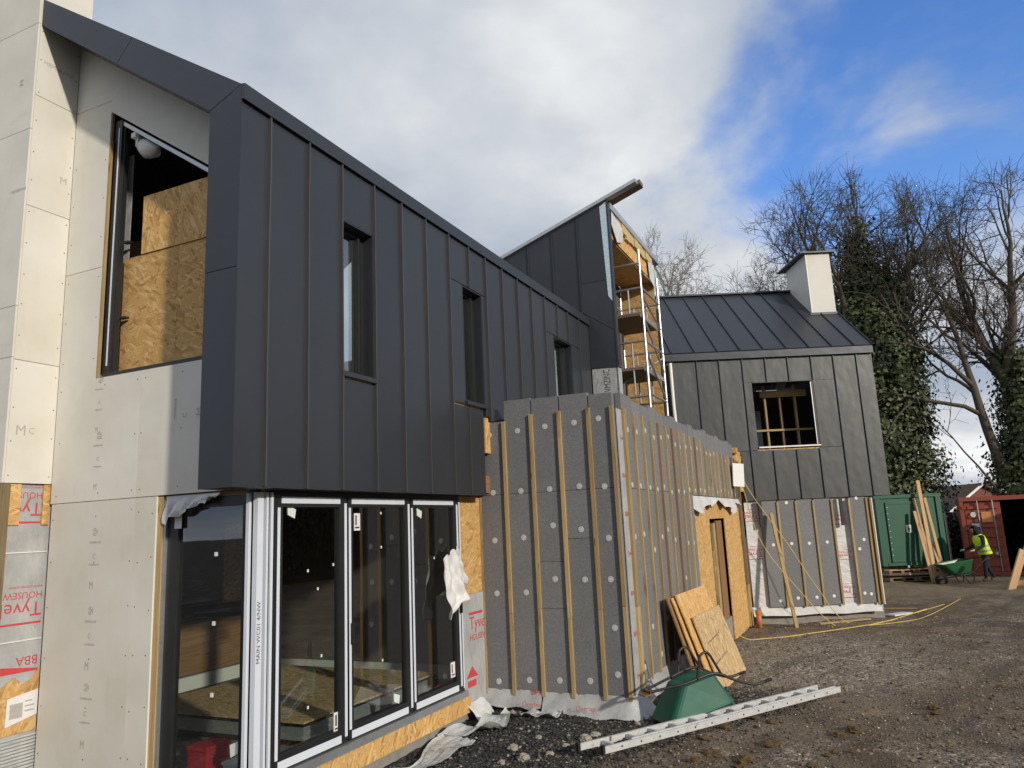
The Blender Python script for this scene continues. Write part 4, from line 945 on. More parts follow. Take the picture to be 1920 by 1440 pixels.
# leaning chipboard sheets
for (x0, x1, h, yb, lean, mat, lab) in (
    (10.10, 11.56, .94, 1.93, 19, OSB_PALE, 'pale chipboard sheet leaning in front of the others by the extension'),
    (9.93, 11.42, 1.24, 1.99, 19, OSB, 'orange chipboard sheet just behind the pale front sheet'),
    (9.86, 11.2, 1.20, 2.06, 18, OSB, 'third chipboard sheet from the front of the leaning stack, edge showing'),
    (9.78, 11.1, 1.18, 2.13, 17, BROWNWOOD, 'rearmost dark sheet of the leaning stack against the battens')):
    o = single('leaning_sheet', MB().box(0, x1-x0, -.009, .009, 0, h), mat, lab, 'board', 'sheets leaning on the extension',
               mat4=Matrix.Translation((x0, yb, gat(x0+.5, yb)+.01)) @ Matrix.Rotation(R(-3), 4, 'Z') @ Matrix.Rotation(R(-lean), 4, 'X'))
    if mat is OSB_PALE:
        ln = MB()
        for a, z in ((.18, .30), (.16, .56)):
            for k in range(26):
                if random.random() < .75: ln.add([(a+k*.028, -.0105, z+k*.002), (a+k*.028+.018, -.0105, z+k*.002), (a+k*.028+.018, -.0105, z+k*.002+.02), (a+k*.028, -.0105, z+k*.002+.02)], [(0, 1, 2, 3)])
        p_ = bpy.data.objects.new('print', mesh_uv('print', ln.v, ln.f, BROWNINK)); COL.objects.link(p_); p_.parent = o

# wheelbarrows
def barrow(name, label, M, tray_mat, wheel=True):
    B = Thing(name, label, 'wheelbarrow', (0, 0, 0)); B.o.matrix_world = M; B.loc = Vector((0, 0, 0))
    rim = [(-.52, -.28), (.42, -.33), (.42, .33), (-.52, .28)]; bot = [(-.20, -.20), (.30, -.24), (.30, .24), (-.20, .20)]
    def ring(poly, z, inset=0.0, n=5):
        pts = []; c = (sum(p[0] for p in poly)/4, sum(p[1] for p in poly)/4)
        for i in range(4):
            p = Vector(poly[i]); a = (Vector(poly[i-1])-p).normalized(); b_ = (Vector(poly[(i+1) % 4])-p).normalized(); r_ = .09
            for k in range(n):
                u = k/(n-1); q = p + a*r_*(1-u)**2 + b_*r_*u**2
                pts.append((q.x + (c[0]-q.x)*inset, q.y + (c[1]-q.y)*inset, z))
        return pts
    prof = [(0, ring(rim, .675)), (0, ring(rim, .66, -.035)), (0, ring(rim, .64, .0)), (0, ring(bot, .30, -.04)), (0, ring(bot, .285, .12))]
    vs = []; fs_ = []; n_ = 20
    for _, rg_ in prof: vs += rg_
    for i in range(len(prof)-1):
        for k in range(n_): fs_.append((i*n_+k, i*n_+(k+1) % n_, (i+1)*n_+(k+1) % n_, (i+1)*n_+k))
    fs_.append(tuple(range((len(prof)-1)*n_, len(prof)*n_)))
    tr = B.part('tray', MB().add(vs, fs_), tray_mat, world=False)
    sd_ = tr.modifiers.new('thick', 'SOLIDIFY'); sd_.thickness = .006
    for s_ in (-1, 1):
        B.part('rail', MB().tube(smooth([(-.62, s_*.07, .24), (-.40, s_*.13, .25), (-.15, s_*.21, .262), (.28, s_*.25, .265), (.55, s_*.27, .44), (.80, s_*.29, .58), (.98, s_*.29, .60)], 5), .019, 8), TUBE, world=False, sm=True)
        B.part('grip', MB().tube([(.97, s_*.29, .60), (1.08, s_*.29, .605)], .022, 8), RUBBER, world=False)
        B.part('leg', MB().tube(smooth([(.02, s_*.235, .27), (.08, s_*.25, .12), (.14, s_*.255, .0), (.21, s_*.255, -.03), (.28, s_*.255, .0), (.33, s_*.255, .14), (.38, s_*.255, .30)], 4), .018, 8), TUBE, world=False, sm=True)
    B.part('cross_bar', MB().tube([(-.60, -.09, .24), (-.60, .09, .24)], .016, 8).box(-.70, -.56, -.10, .10, .255, .27), BROWNWOOD, world=False)
    if wheel:
        tp = MB(); n1, n2 = 20, 8
        vs = [((.15+.05*math.cos(2*math.pi*j/n2))*math.cos(2*math.pi*i/n1)-.56, .045*math.sin(2*math.pi*j/n2), (.15+.05*math.cos(2*math.pi*j/n2))*math.sin(2*math.pi*i/n1)+.2) for i in range(n1) for j in range(n2)]
        tp.add(vs, [(i*n2+j, ((i+1) % n1)*n2+j, ((i+1) % n1)*n2+(j+1) % n2, i*n2+(j+1) % n2) for i in range(n1) for j in range(n2)])
        wh = B.part('wheel', MB().tube([(-.56, -.02, .2), (-.56, .02, .2)], .125, 16), TUBE, world=False); B.part('tyre', tp, RUBBER, wh, world=False, sm=True)
    return B
barrow('wheelbarrow', 'green wheelbarrow lying upside down with its black legs in the air', Matrix.Translation((8.42, 2.02, .625)) @ Matrix.Rotation(math.atan2(-.72, .69), 4, 'Z') @ Matrix.Rotation(R(-13), 4, 'Y') @ Matrix.Scale(.80, 4) @ Matrix.Rotation(math.pi, 4, 'X'), GREENP, False)
wb = ED(13.62, 24.15, -.27); barrow('wheelbarrow', 'green wheelbarrow being pushed by the worker in the yellow vest', Matrix.Translation(wb) @ Matrix.Rotation(FROT+R(3), 4, 'Z') @ Matrix.Rotation(R(-8), 4, 'Y'), GREENP2)

# ladder
LD = Thing('ladder', 'aluminium extension ladder lying flat on the ground in front of the upturned wheelbarrow', 'ladder', (8.4, 1.6, 0.0))
p0, p1 = Vector((6.87, 2.57, .075)), Vector((10.02, .66, .06)); dx = (p1-p0).normalized(); wy = Vector((-dx.y, dx.x, 0)); LL = (p1-p0).length
def lpart(name, a0, a1, w0, w1, z0, z1, mat, shift=0.0, mat4=None):
    M = Matrix.Translation(p0) @ Matrix((dx, wy, dx.cross(wy))).transposed().to_4x4()
    return LD.part(name, MB().box(a0, a1, w0, w1, z0, z1), mat, mat4=M)
for w_, sh in ((-.135, .10), (.095, 0)):
    lpart('stile', sh, LL+sh-.10, w_, w_+.022, -.030, .030, LADM)
    lpart('end_cap', sh-.03, sh-.002, w_-.003, w_+.029, -.040, .040, RUBBER)
for k in range(12): lpart('rung', .24+k*.285, .27+k*.285, -.108, .094, -.015, .015, LADM)
lpart('stile', .45, LL-.05, -.105, -.085, .000, .038, LADM); lpart('stile', .35, LL-.35, .064, .084, .000, .038, LADM)
for k in range(10): lpart('rung', .52+k*.285, .55+k*.285, -.084, .063, .010, .030, LADM)
for k in range(14):
    M = Matrix.Translation(p0) @ Matrix((dx, wy, dx.cross(wy))).transposed().to_4x4()
    LD.part('rung_end', MB().tube([(.30+k*.24, -.1375, 0), (.30+k*.24, -.1352, 0)], .010, 8), DARKINK, mat4=M)

# timber prop, drain, white board, cables
pm, pl_ = beam_mat(ED(5.70, 16.35, -.27), ED(5.62, 16.98, 2.12))
single('timber_prop', MB().box(0, pl_, -.035, .035, -.022, .022), BATTEN, 'loose timber post propped against the grey insulated wall of the far house', 'post', mat4=pm)
dp = Thing('drain_pipe', 'short terracotta coloured drain pipe standing up at the corner of the extension', 'pipe', (17.32, 2.40, -.27))
dp.part('pipe', MB().tube([(17.32, 2.40, -.30), (17.32, 2.40, .06)], .055, 14), DRAIN, sm=True); dp.part('socket', MB().tube([(17.32, 2.40, .0), (17.32, 2.40, .09)], .066, 14), DRAIN)
wbd = Matrix.Translation((16.62, 2.43, 2.95)) @ Matrix.Rotation(R(-40), 4, 'Z') @ Matrix.Rotation(R(4), 4, 'Y')
single('white_board', MB().box(-.15, .15, -.01, .01, -.25, .24), WHITEP, 'white board hung on the end corner of the extension', 'board', mat4=wbd)
def cable(pts, lab, r_=.008, mat=YELLOW):
    c0 = pts[0]; mb = MB().tube([Vector(p)-Vector(c0) for p in smooth(pts, 8)], r_, 6)
    return single('extension_cable', mb, mat, lab, 'cable', 'yellow site cables', loc=c0, sm=True)
def gp(e, d): 
    p = ED(e, d); return (p.x, p.y, gat(p.x, p.y)+.012)
cable([(16.75, 2.40, 3.3), (16.72, 2.36, 2.6), tuple(ED(5.20, 16.5, 1.5)), tuple(ED(5.75, 16.2, .55)), gp(6.35, 16.0), gp(6.9, 15.9), gp(8.0, 16.3), gp(9.0, 17.3), gp(11.0, 19.6)], 'yellow cable hanging from the white board on the left and trailing across the yard')
cable([(16.80, 2.37, 3.35), (16.82, 2.33, 2.75), tuple(ED(5.75, 16.5, 1.45)), tuple(ED(6.25, 16.4, .5)), gp(6.75, 16.35), gp(7.6, 16.4), gp(8.6, 17.4), gp(10.2, 18.9)], 'yellow cable hanging in a straight slope from the right edge of the white board')
cable([(15.2, 2.55, -.1), (15.25, 2.35, gat(15.3, 2.3)+.01)]+[gp(e, d_) for e, d_ in ((4.45, 14.85), (5.0, 15.0), (5.6, 15.3), (6.5, 15.6), (7.6, 16.4), (9.4, 18.2))], 'yellow cable running along the ground from the chipboard doorway', .010)
for k, (e0, d0, e1, d1, w_, lab) in enumerate(((6.15, 16.3, 7.4, 16.75, .045, 'long batten lying on the ground below the grey insulated wall'), (8.55, 18.6, 9.3, 18.5, .09, 'dark plank lying flat in the yard mud'), (8.1, 17.3, 8.7, 17.7, .12, 'pale scrap of board beside the yellow cables'))):
    a, b_ = gp(e0, d0), gp(e1, d1); M, l_ = beam_mat((a[0], a[1], a[2]+.01), (b_[0], b_[1], b_[2]+.01))
    single('loose_plank', MB().box(0, l_, -w_, w_, -.012, .018), (BATTEN, GREYWOOD, WHITEP)[k], lab, 'plank', mat4=M)

# plastic and wrap scraps on the ground by the doors
def scrap(name, x, y, lx, ly, rot, lab, mat, amp=.04, seed=0):
    n1, n2 = 26, 10; vs = []; r_ = random.Random(seed)
    ph = [r_.uniform(0, 6) for _ in range(6)]
    for i in range(n1+1):
        for j in range(n2+1):
            u, v = i/n1-.5, j/n2-.5
            wd = 1+.35*math.sin(u*7+ph[0])
            px_, py_ = lx*u, ly*v*wd + .10*math.sin(u*5+ph[1])
            c_, s_ = math.cos(rot), math.sin(rot); X_, Y_ = x+px_*c_-py_*s_, y+px_*s_+py_*c_
            z = gat(X_, Y_)+.025+amp*(.5+.5*math.sin(u*14+ph[2]+v*3))*(.4+abs(v)*1.2)+.012*math.sin(v*26+ph[3])
            vs.append((X_-x, Y_-y, z))
    return single(name, MB().add(vs, [(i*(n2+1)+j, (i+1)*(n2+1)+j, (i+1)*(n2+1)+j+1, i*(n2+1)+j+1) for i in range(n1) for j in range(n2)]), mat, lab, 'plastic sheet', loc=(x, y, 0), sm=True)
scrap('plastic_scrap', 7.62, 4.02, 1.0, .26, R(-22), 'curled ribbed plastic strip on the gravel at the end of the doors', PLASTIC, .09, 1)
scrap('plastic_scrap', 6.55, 4.06, 1.3, .34, R(-8), 'flattened muddy plastic sheet on the gravel under the glass doors', PLASTIC, .03, 2)
scrap('plastic_scrap', 8.12, 3.55, .45, .12, R(-50), 'small white plastic scrap by the torn wrap skirt', WRAP_WHITE, .05, 3)

# green cabin on pallets
CL = ED(12.8, 25.0, -.25)
Cb = Thing('green_cabin', 'dark green steel site toilet cabin with a white sign on its door', 'cabin', tuple(CL), FROT)
def cb(name, e0, e1, d0, d1, z0, z1, mat, parent=None): return Cb.part(name, MB().box(e0-12.8, e1-12.8, d0-25, d1-25, z0+.25, z1+.25), mat, parent, world=False)
cb('body', 11.72, 13.86, 25.05, 27.3, .27, 2.42, GREENCAB); cb('roof', 11.68, 13.90, 25.0, 27.35, 2.425, 2.53, GREENCAB)
for e in (11.72, 13.70): cb('corner_post', e, e+.16, 25.0, 25.047, .27, 2.42, GREENCAB)
cb('base_rail', 11.9, 13.68, 25.0, 25.047, .27, .36, GREENCAB)
dd_ = cb('door', 12.12, 13.32, 25.02, 25.046, .38, 2.22, GREENCAB)
for e0, e1, z0, z1 in ((12.04, 12.115, .38, 2.30), (13.325, 13.40, .38, 2.30), (12.12, 13.32, 2.225, 2.30)): cb('door_trim', e0, e1, 25.005, 25.046, z0, z1, GREENCAB, dd_)
sg = cb('door_sign', 12.62, 12.80, 25.012, 25.0195, 1.30, 1.55, WHITEP, dd_)
sgm = MB()
for (cx, cz, rx, rz) in ((-.09, 1.74, .022, .022), (-.09, 1.665, .036, .055), (-.09, 1.60, .022, .035)):
    sgm.add([(cx+rx*math.cos(k*math.pi/6), .010, cz+rz*math.sin(k*math.pi/6)) for k in range(12)], [tuple(range(12))])
Cb.part('figure', sgm, DARKINK, sg, world=False)
for k in range(9): cb('hinge_stud', 12.07, 12.095, 24.998, 25.004, .6+.19*k, .62+.19*k, WHITEP)
for e0 in (11.85, 12.75):
    P = Thing('pallet', 'wooden pallet under the %s end of the green cabin' % ('left' if e0 < 12 else 'right'), 'pallet', tuple(ED(e0+.45, 25.2, -.25)), FROT)
    def pb(name, a, b_, c_, d_, z0, z1, mat): P.part(name, MB().box(a-.45, b_-.45, c_, d_, z0+.25, z1+.25), mat, world=False)
    for lv in (-.22, .02):
        for a in (0, .39, .78): pb('block', a, a+.1, -.25, .6, lv+.02, lv+.10, GREYWOOD)
        for c_ in (-.26, 0.05, .4): pb('deck_board', 0, .88, c_, c_+.12, lv+.105, lv+.125, PINE if lv > 0 else GREYWOOD)
        for c_ in (-.26, .4): pb('deck_board', 0, .88, c_, c_+.12, lv-.005, lv+.018, GREYWOOD)
# timbers leaning on the cabin
for e0, z0, e1, z1, d0, w_, lab in ((13.05, -.22, 13.13, 2.96, 24.45, .055, 'tallest pine timber leaning on the green cabin'), (12.93, -.25, 12.86, 1.98, 24.40, .045, 'leftmost short pine timber leaning on the green cabin'),
                                  (13.15, -.22, 13.0, 2.4, 24.62, .04, 'thin pine timber behind the tallest one on the cabin'), (13.40, -.15, 13.33, 2.40, 24.55, .045, 'rightmost pine timber leaning near the cabin edge'),
                                  (13.28, -.22, 13.30, .95, 24.42, .04, 'short offcut timber at the foot of the leaning timbers')):
    M, l_ = beam_mat(ED(e0, d0, z0), ED(e1, d0+.42, z1), tuple(Nn))
    single('leaning_timber', MB().box(0, l_, -w_, w_, -.022, .022), PINE, lab, 'timber', 'timbers leaning on the cabin', mat4=M)
for e0, z0, e1, z1, d0, w_, lab in ((13.80, -.35, 14.45, .75, 22.0, .10, 'front wide plank leaning at the right edge of the yard'), (13.98, -.35, 14.75, .85, 22.25, .06, 'rear plank leaning at the right edge of the yard'), (14.2, -.25, 15.2, -.2, 22.5, .12, 'plank lying flat by the container door')):
    M, l_ = beam_mat(ED(e0, d0, z0), ED(e1, d0+.2, z1), tuple(Nn))
    single('edge_plank', MB().box(0, l_, -w_, w_, -.03, .03), PINE, lab, 'plank', mat4=M)
# orange shipping container
KL = ED(15.28, 26.2, -.25)
K = Thing('shipping_container', 'rusty red shipping container with one door open onto a dark inside', 'container', tuple(KL), FROT-R(29))
def kb(name, e0, e1, d0, d1, z0, z1, mat, parent=None): return K.part(name, MB().box(e0-15.4, e1-15.4, d0-26, d1-26, z0+.25, z1+.25), mat, parent, world=False)
kb('corner_post', 15.28, 15.40, 25.95, 26.1, -.25, 2.34, RUST); kb('corner_post', 17.62, 17.74, 25.95, 26.1, -.25, 2.34, RUST)
kb('header', 15.28, 17.74, 25.94, 26.1, 2.22, 2.36, RUST); kb('bottom_sill', 15.40, 17.62, 25.95, 26.1, -.25, -.13, RUST)
kb('side_wall', 15.29, 15.33, 26.1, 32, -.2, 2.3, RUST); kb('side_wall', 17.69, 17.73, 26.1, 32, -.2, 2.3, RUST); kb('roof', 15.28, 17.74, 26.1, 32, 2.30, 2.36, RUST); kb('end_wall', 15.33, 17.69, 31.95, 32, -.2, 2.3, RUSTDARK); kb('floor', 15.33, 17.69, 26.1, 31.9, -.2, -.12, RUSTDARK)
kd = kb('door', 15.42, 16.46, 26.02, 26.06, -.12, 2.20, RUST)
for z in (.10, .42, .74, 1.06, 1.38, 1.70, 2.0): kb('corrugation', 15.50, 16.38, 25.985, 26.018, z-.05, z+.06, RUST, kd)
for e in (15.80, 16.24):
    K.part('lock_bar', MB().tube([(e-15.4, -.05, .13), (e-15.4, -.05, 2.48)], .018, 8), GALV, kd, world=False)
    for z in (.05, 1.1, 2.1): kb('bar_bracket', e-.04, e+.04, 25.94, 25.98, z, z+.07, RUST, kd)
for z in (.35, 1.25, 1.95): kb('hinge', 15.34, 15.46, 25.93, 26.0, z, z+.1, RUST, kd)
K.part('plate', MB().box(.50-.02, .80, -.032, -.025, 1.75, 2.1), ORANGE, kd, world=False)
K.part('round_plate', MB().tube([(.25, -.022, 2.02), (.25, -.030, 2.02)], .09, 16), WHITEP, kd, world=False); kb('small_plate', 15.56, 15.78, 25.968, 25.978, 1.36, 1.47, WHITEP, kd)
kb('lock_box', 16.12, 16.20, 25.95, 26.0, .42, .52, GALV, kd)
od = K.part('open_door', MB().box(0, 1.05, -.02, .02, .13, 2.45), RUST, world=False, mat4=Matrix.Translation((2.25, -.02, 0)) @ Matrix.Rotation(R(-100), 4, 'Z'))

# ---- worker
WL = ED(14.52, 24.15, -.26)
Wk = Thing('person', 'worker in dark hooded top and yellow vest pushing a green wheelbarrow', 'person', tuple(WL), FROT)
def skin_mesh(name, verts, edges, radii, root, mats, pick, sub=2):
    me_ = bpy.data.meshes.new(name); bm = bmesh.new(); ly = bm.verts.layers.skin.verify()
    bv = []
    for p, r_ in zip(verts, radii):
        v_ = bm.verts.new(p); v_[ly].radius = (r_, r_) if not isinstance(r_, tuple) else r_; bv.append(v_)
    bv[root][ly].use_root = True
    for a, b_ in edges: bm.edges.new((bv[a], bv[b_]))
    bm.to_mesh(me_); bm.free()
    o = bpy.data.objects.new(name, me_); COL.objects.link(o)
    m_ = o.modifiers.new('skin', 'SKIN'); m_.use_smooth_shade = True
    s_ = o.modifiers.new('sub', 'SUBSURF'); s_.levels = sub; s_.render_levels = sub
    ev = bpy.data.meshes.new_from_object(o.evaluated_get(bpy.context.evaluated_depsgraph_get()))
    bpy.data.objects.remove(o); ev.name = name
    ev.materials.clear()
    for mm in mats: ev.materials.append(mm)
    for p in ev.polygons: p.material_index = pick(p.center); p.use_smooth = True
    return ev
V_ = [(0, 0, .93), (-.05, 0, 1.10), (-.10, 0, 1.28), (-.15, 0, 1.40), (-.20, 0, 1.47), (-.235, 0, 1.56), (-.24, 0, 1.64),
      (-.01, -.10, .88), (-.10, -.10, .50), (-.14, -.10, .09), (-.26, -.11, .05),
      (.02, .10, .88), (.06, .10, .50), (.24, .10, .12), (.13, .11, .05),
      (-.12, -.20, 1.36), (-.16, -.27, 1.10), (-.40, -.27, .98), (-.50, -.27, .96),
      (-.12, .20, 1.36), (-.16, .27, 1.10), (-.40, .27, .98), (-.50, .27, .96)]
E_ = [(0, 1), (1, 2), (2, 3), (3, 4), (4, 5), (5, 6), (0, 7), (7, 8), (8, 9), (9, 10), (0, 11), (11, 12), (12, 13), (13, 14), (2, 15), (15, 16), (16, 17), (17, 18), (2, 19), (19, 20), (20, 21), (21, 22)]
R_ = [.145, .14, .165, .11, .06, .095, .085, .10, .068, .05, .045, .10, .068, .05, .045, .075, .052, .042, .03, .075, .052, .042, .03]
for s_, b0 in ((-1, 18), (1, 22)):
    for f_, (dy, ln_, dz) in enumerate(((-.026, .075, .01), (-.009, .085, .012), (.009, .08, .01), (.025, .06, .005))):
        i0 = len(V_); bx_, by_, bz_ = V_[b0]
        V_ += [(bx_-.05, by_+dy, bz_+dz), (bx_-.05-ln_*.5, by_+dy, bz_+dz-.01), (bx_-.05-ln_*.55, by_+dy, bz_+dz-.045)]
        R_ += [.010, .009, .008]; E_ += [(b0, i0), (i0, i0+1), (i0+1, i0+2)]
    i0 = len(V_); V_ += [(bx_-.02, by_-s_*.035, bz_+.005), (bx_-.06, by_-s_*.045, bz_-.02)]; R_ += [.011, .009]; E_ += [(b0, i0), (i0, i0+1)]
def pick(c):
    if c.x < -.47 and c.z < 1.1: return 3
    if c.z < .10: return 4
    if c.z < .96 and c.x > -.36: return 1
    if c.z > 1.50 and c.x < -.28: return 2
    return 0
body = skin_mesh('body', V_, E_, R_, 0, (CLOTHDARK, CLOTHNAVY, SKIN, GLOVE, BOOT), pick)
bo = bpy.data.objects.new('body', body); COL.objects.link(bo); bo.parent = Wk.o
def ringloft(rings, n_=18, arc=(0, 2*math.pi)):
    vs = []; full = abs(arc[1]-arc[0]-2*math.pi) < 1e-6; m_ = n_ if full else n_+1
    for (cx, cz, rx, ry, tilt) in rings:
        for k in range(m_):
            a = arc[0]+(arc[1]-arc[0])*k/n_; x_ = rx*math.cos(a); vs.append((cx+x_, ry*math.sin(a), cz+x_*tilt))
    return MB().add(vs, [(i*m_+k, i*m_+(k+1) % m_, (i+1)*m_+(k+1) % m_, (i+1)*m_+k) for i in range(len(rings)-1) for k in range(n_)])
vest = Wk.part('vest', ringloft([(.02, .84, .185, .235, .12), (-.02, .95, .18, .225, .15), (-.06, 1.10, .175, .22, .2), (-.10, 1.25, .18, .235, .25), (-.125, 1.36, .15, .215, .3), (-.15, 1.44, .09, .13, .3)]), HIVIS, world=False, sm=True)
for z, cx in ((.92, -.008), (1.06, -.048)): Wk.part('reflective_band', ringloft([(cx, z, .187, .236, .15), (cx-.02, z+.05, .187, .236, .17)]), REFLECT, vest, world=False, sm=True)
Wk.part('hood', ringloft([(-.10, 1.40, .12, .12, .3), (-.15, 1.48, .115, .115, .3), (-.195, 1.57, .125, .125, .1), (-.205, 1.65, .115, .115, 0), (-.20, 1.71, .07, .07, 0), (-.20, 1.725, .01, .01, 0)], 16, (-R(128), R(128))), CLOTHDARK, world=False, sm=True)
Wk.part('nose', MB().tube([(-.315, 0, 1.60), (-.345, 0, 1.575), (-.32, 0, 1.565)], [.01, .013, .008], 6), SKIN, world=False)

# rubble piece near the container, distant house, hedge bits
hb = Thing('brick_house', 'distant red brick house gable with white barge boards beyond the container', 'house', tuple(ED(34.0, 56, -.3)), FROT)
hb.part('wall', MB().prism([(-2.4, 0), (2.2, 0), (2.2, 2.2), (.1, 3.75), (-2.4, 2.0)], 'y', 0, 6), BRICK, world=False)
hb.part('roof', MB().prism([(-2.9, 1.80), (.1, 3.95), (6.5, 3.95), (6.5, 3.8), (.1, 3.80), (-2.9, 1.65)], 'y', -.3, 6.2), ROOFTILE, world=False)
hb.part('barge_board', MB().prism([(-2.9, 1.62), (-2.9, 1.80), (.1, 3.94), (.1, 3.74)], 'y', -.36, -.31), WHITEPAINT, world=False)
hb.part('roof', MB().prism([(.2, 3.9), (4.2, 1.9), (4.2, 1.8), (.2, 3.75)], 'y', -.3, 6.2), ROOFTILE, world=False)
hb.part('porch_barge', MB().prism([(1.2, 1.5), (1.2, 1.72), (4.4, 3.4), (4.4, 3.2)], 'y', -2.2, -2.1), WHITEPAINT, world=False)
hb.part('porch_roof', MB().prism([(1.2, 1.6), (4.4, 3.35), (6.5, 3.35), (6.5, 1.6)], 'y', -2.09, -.4), ROOFTILE, world=False)

# ================================================================== FOLIAGE
def leaf_mesh(name, pts, nrm, size, mat, tints):
    n_ = len(pts); a = rng.normal(size=(n_, 3)); nn = nrm + rng.normal(size=(n_, 3))*.55; nn /= np.linalg.norm(nn, axis=1)[:, None]
    t1 = np.cross(nn, a); t1 /= np.linalg.norm(t1, axis=1)[:, None]; t2 = np.cross(nn, t1)
    s_ = (size*rng.uniform(.6, 1.35, n_))[:, None]
    q = np.stack([pts-t1*s_*.5, pts+t2*s_*.42-t1*s_*.05, pts+t1*s_*.6+nn*s_*.12, pts-t2*s_*.42-t1*s_*.05], 1).reshape(-1, 3)
    return np_mesh(bpy.data.meshes.new(name), q, np.arange(4*n_).reshape(-1, 4), mat, tints)
def clumpy(n_, fn):
    """points through a volume given by fn(n)->(pts, outward), gathered into clumps"""
    nc = max(20, n_//55); c, o_ = fn(nc); k = rng.integers(0, nc, n_)
    r_ = rng.normal(size=(n_, 3)); sc_ = rng.uniform(.16, .42, nc)[k][:, None]
    tn = np.clip(rng.normal(.45, .16, nc)[k]+rng.normal(0, .16, n_), 0, 1)
    return c[k]+r_*sc_, o_[k]+r_*.6, tn
def column(base, prof, lean=(0, 0)):
    """prof: list of (z, radius)"""
    zs = np.array([p[0] for p in prof]); rr = np.array([p[1] for p in prof])
    def fn(n_):
        z = rng.uniform(zs[0], zs[-1], n_*4); r_ = np.interp(z, zs, rr); keep = rng.uniform(0, rr.max(), n_*4) < r_; z = z[keep][:n_]; r_ = r_[keep][:n_]
        while len(z) < n_: z = np.concatenate([z, z])[:n_]; r_ = np.concatenate([r_, r_])[:n_]
        a = rng.uniform(0, 2*np.pi, n_); q = r_*np.sqrt(rng.uniform(.35, 1.0, n_))*(1+.25*np.sin(z*2.3+a*2))
        p = np.stack([base[0]+lean[0]*(z-zs[0])+q*np.cos(a), base[1]+lean[1]*(z-zs[0])+q*np.sin(a), base[2]+z], 1)
        return p, np.stack([np.cos(a), np.sin(a), np.full(n_, .35)], 1)
    return fn

def tubes_np(branches, sides):
    """branches: list of (pts Nx3, radii N) all with the same N"""
    P = np.array([b[0] for b in branches]); Rr = np.array([b[1] for b in branches]); B_, N_, _ = P.shape
    tg = np.empty_like(P); tg[:, 1:-1] = P[:, 2:]-P[:, :-2]; tg[:, 0] = P[:, 1]-P[:, 0]; tg[:, -1] = P[:, -1]-P[:, -2]
    tg /= np.linalg.norm(tg, axis=2, keepdims=True)+1e-9
    ref = np.where(np.abs(tg[..., 2:3]) < .9, np.array([0, 0, 1.]), np.array([1., 0, 0])); a = np.cross(tg, ref); a /= np.linalg.norm(a, axis=2, keepdims=True)+1e-9; b = np.cross(a, tg)
    an = 2*np.pi*np.arange(sides)/sides
    ring = P[:, :, None, :] + Rr[:, :, None, None]*(a[:, :, None, :]*np.cos(an)[None, None, :, None] + b[:, :, None, :]*np.sin(an)[None, None, :, None])
    v = ring.reshape(-1, 3)
    bi = (np.arange(B_)*N_*sides)[:, None, None]; i = (np.arange(N_-1)*sides)[None, :, None]; k = np.arange(sides)[None, None, :]; k2 = (k+1) % sides
    f = np.stack([bi+i+k, bi+i+k2, bi+i+sides+k2, bi+i+sides+k], -1).reshape(-1, 4)
    return v, f
def grow_tree(seed, start, levels, keep=None):
    r_ = random.Random(seed); groups = {}
    def rec(p, d_, ln_, rad, lv):
        cfg = levels[lv]; n_ = cfg['n']; pts = [p]; d_ = d_.normalized(); rads = [rad]; st = ln_/n_
        for i in range(n_):
            d_ = (d_ + Vector((r_.gauss(0, 1), r_.gauss(0, 1), r_.gauss(0, 1)))*cfg['wob'] + Vector((0, 0, cfg['up']))).normalized()
            p = p + d_*st; pts.append(p); rads.append(rad*(1-(1-cfg['tap'])*(i+1)/n_))
        groups.setdefault((n_+1, cfg['sides']), []).append(([tuple(q) for q in pts], rads))
        if lv+1 < len(levels):
            c = cfg['kids']; c = c if isinstance(c, int) else r_.randint(*c)
            for k in range(c):
                u = cfg['from'] + (1-cfg['from'])*(k+r_.random())/c; i = min(int(u*n_), n_-1); fr = u*n_-i
                q = pts[i].lerp(pts[i+1], fr); bd = (pts[i+1]-pts[i]).normalized()
                ax = bd.orthogonal().normalized(); ax.rotate(Quaternion(bd, r_.uniform(0, 2*math.pi)))
                nd_ = bd.copy(); nd_.rotate(Quaternion(ax, R(r_.uniform(*cfg['ang']))))
                if keep and not keep(q): continue
                rec(q, nd_, ln_*r_.uniform(*cfg['len'])*(1.15-.45*u), max(rads[i]*r_.uniform(.45, .72), cfg.get('rmin', .0105)), lv+1)
    for (p, d_, ln_, rad, lv) in start: rec(Vector(p), Vector(d_), ln_, rad, lv)
    V0, F0, off = [], [], 0
    for (n_, s_), br in groups.items():
        v, f = tubes_np(br, s_); V0.append(v); F0.append(f+off); off += len(v)
    return np.concatenate(V0), np.concatenate(F0)
def LV(k1, k2, k3, k4, k5, tw=.010):
    return [dict(n=9, wob=.04, up=.02, tap=.55, sides=9, kids=k1, len=(.50, .75), ang=(18, 42)) | {'from': .58},
            dict(n=10, wob=.085, up=.05, tap=.13, sides=6, kids=k2, len=(.40, .62), ang=(25, 52)) | {'from': .28},
            dict(n=8, wob=.14, up=.06, tap=.18, sides=5, kids=k3, len=(.42, .68), ang=(28, 60)) | {'from': .20},
            dict(n=6, wob=.18, up=.07, tap=.35, sides=4, kids=k4, len=(.42, .70), ang=(25, 60)) | {'from': .15},
            dict(n=4, wob=.22, up=.05, tap=.45, sides=3, kids=k5, len=(.42, .75), ang=(25, 55)) | {'from': .15},
            dict(n=3, wob=.18, up=.05, tap=.45, sides=3, kids=0, len=(.4, .6), ang=(25, 50)) | {'from': .2}]
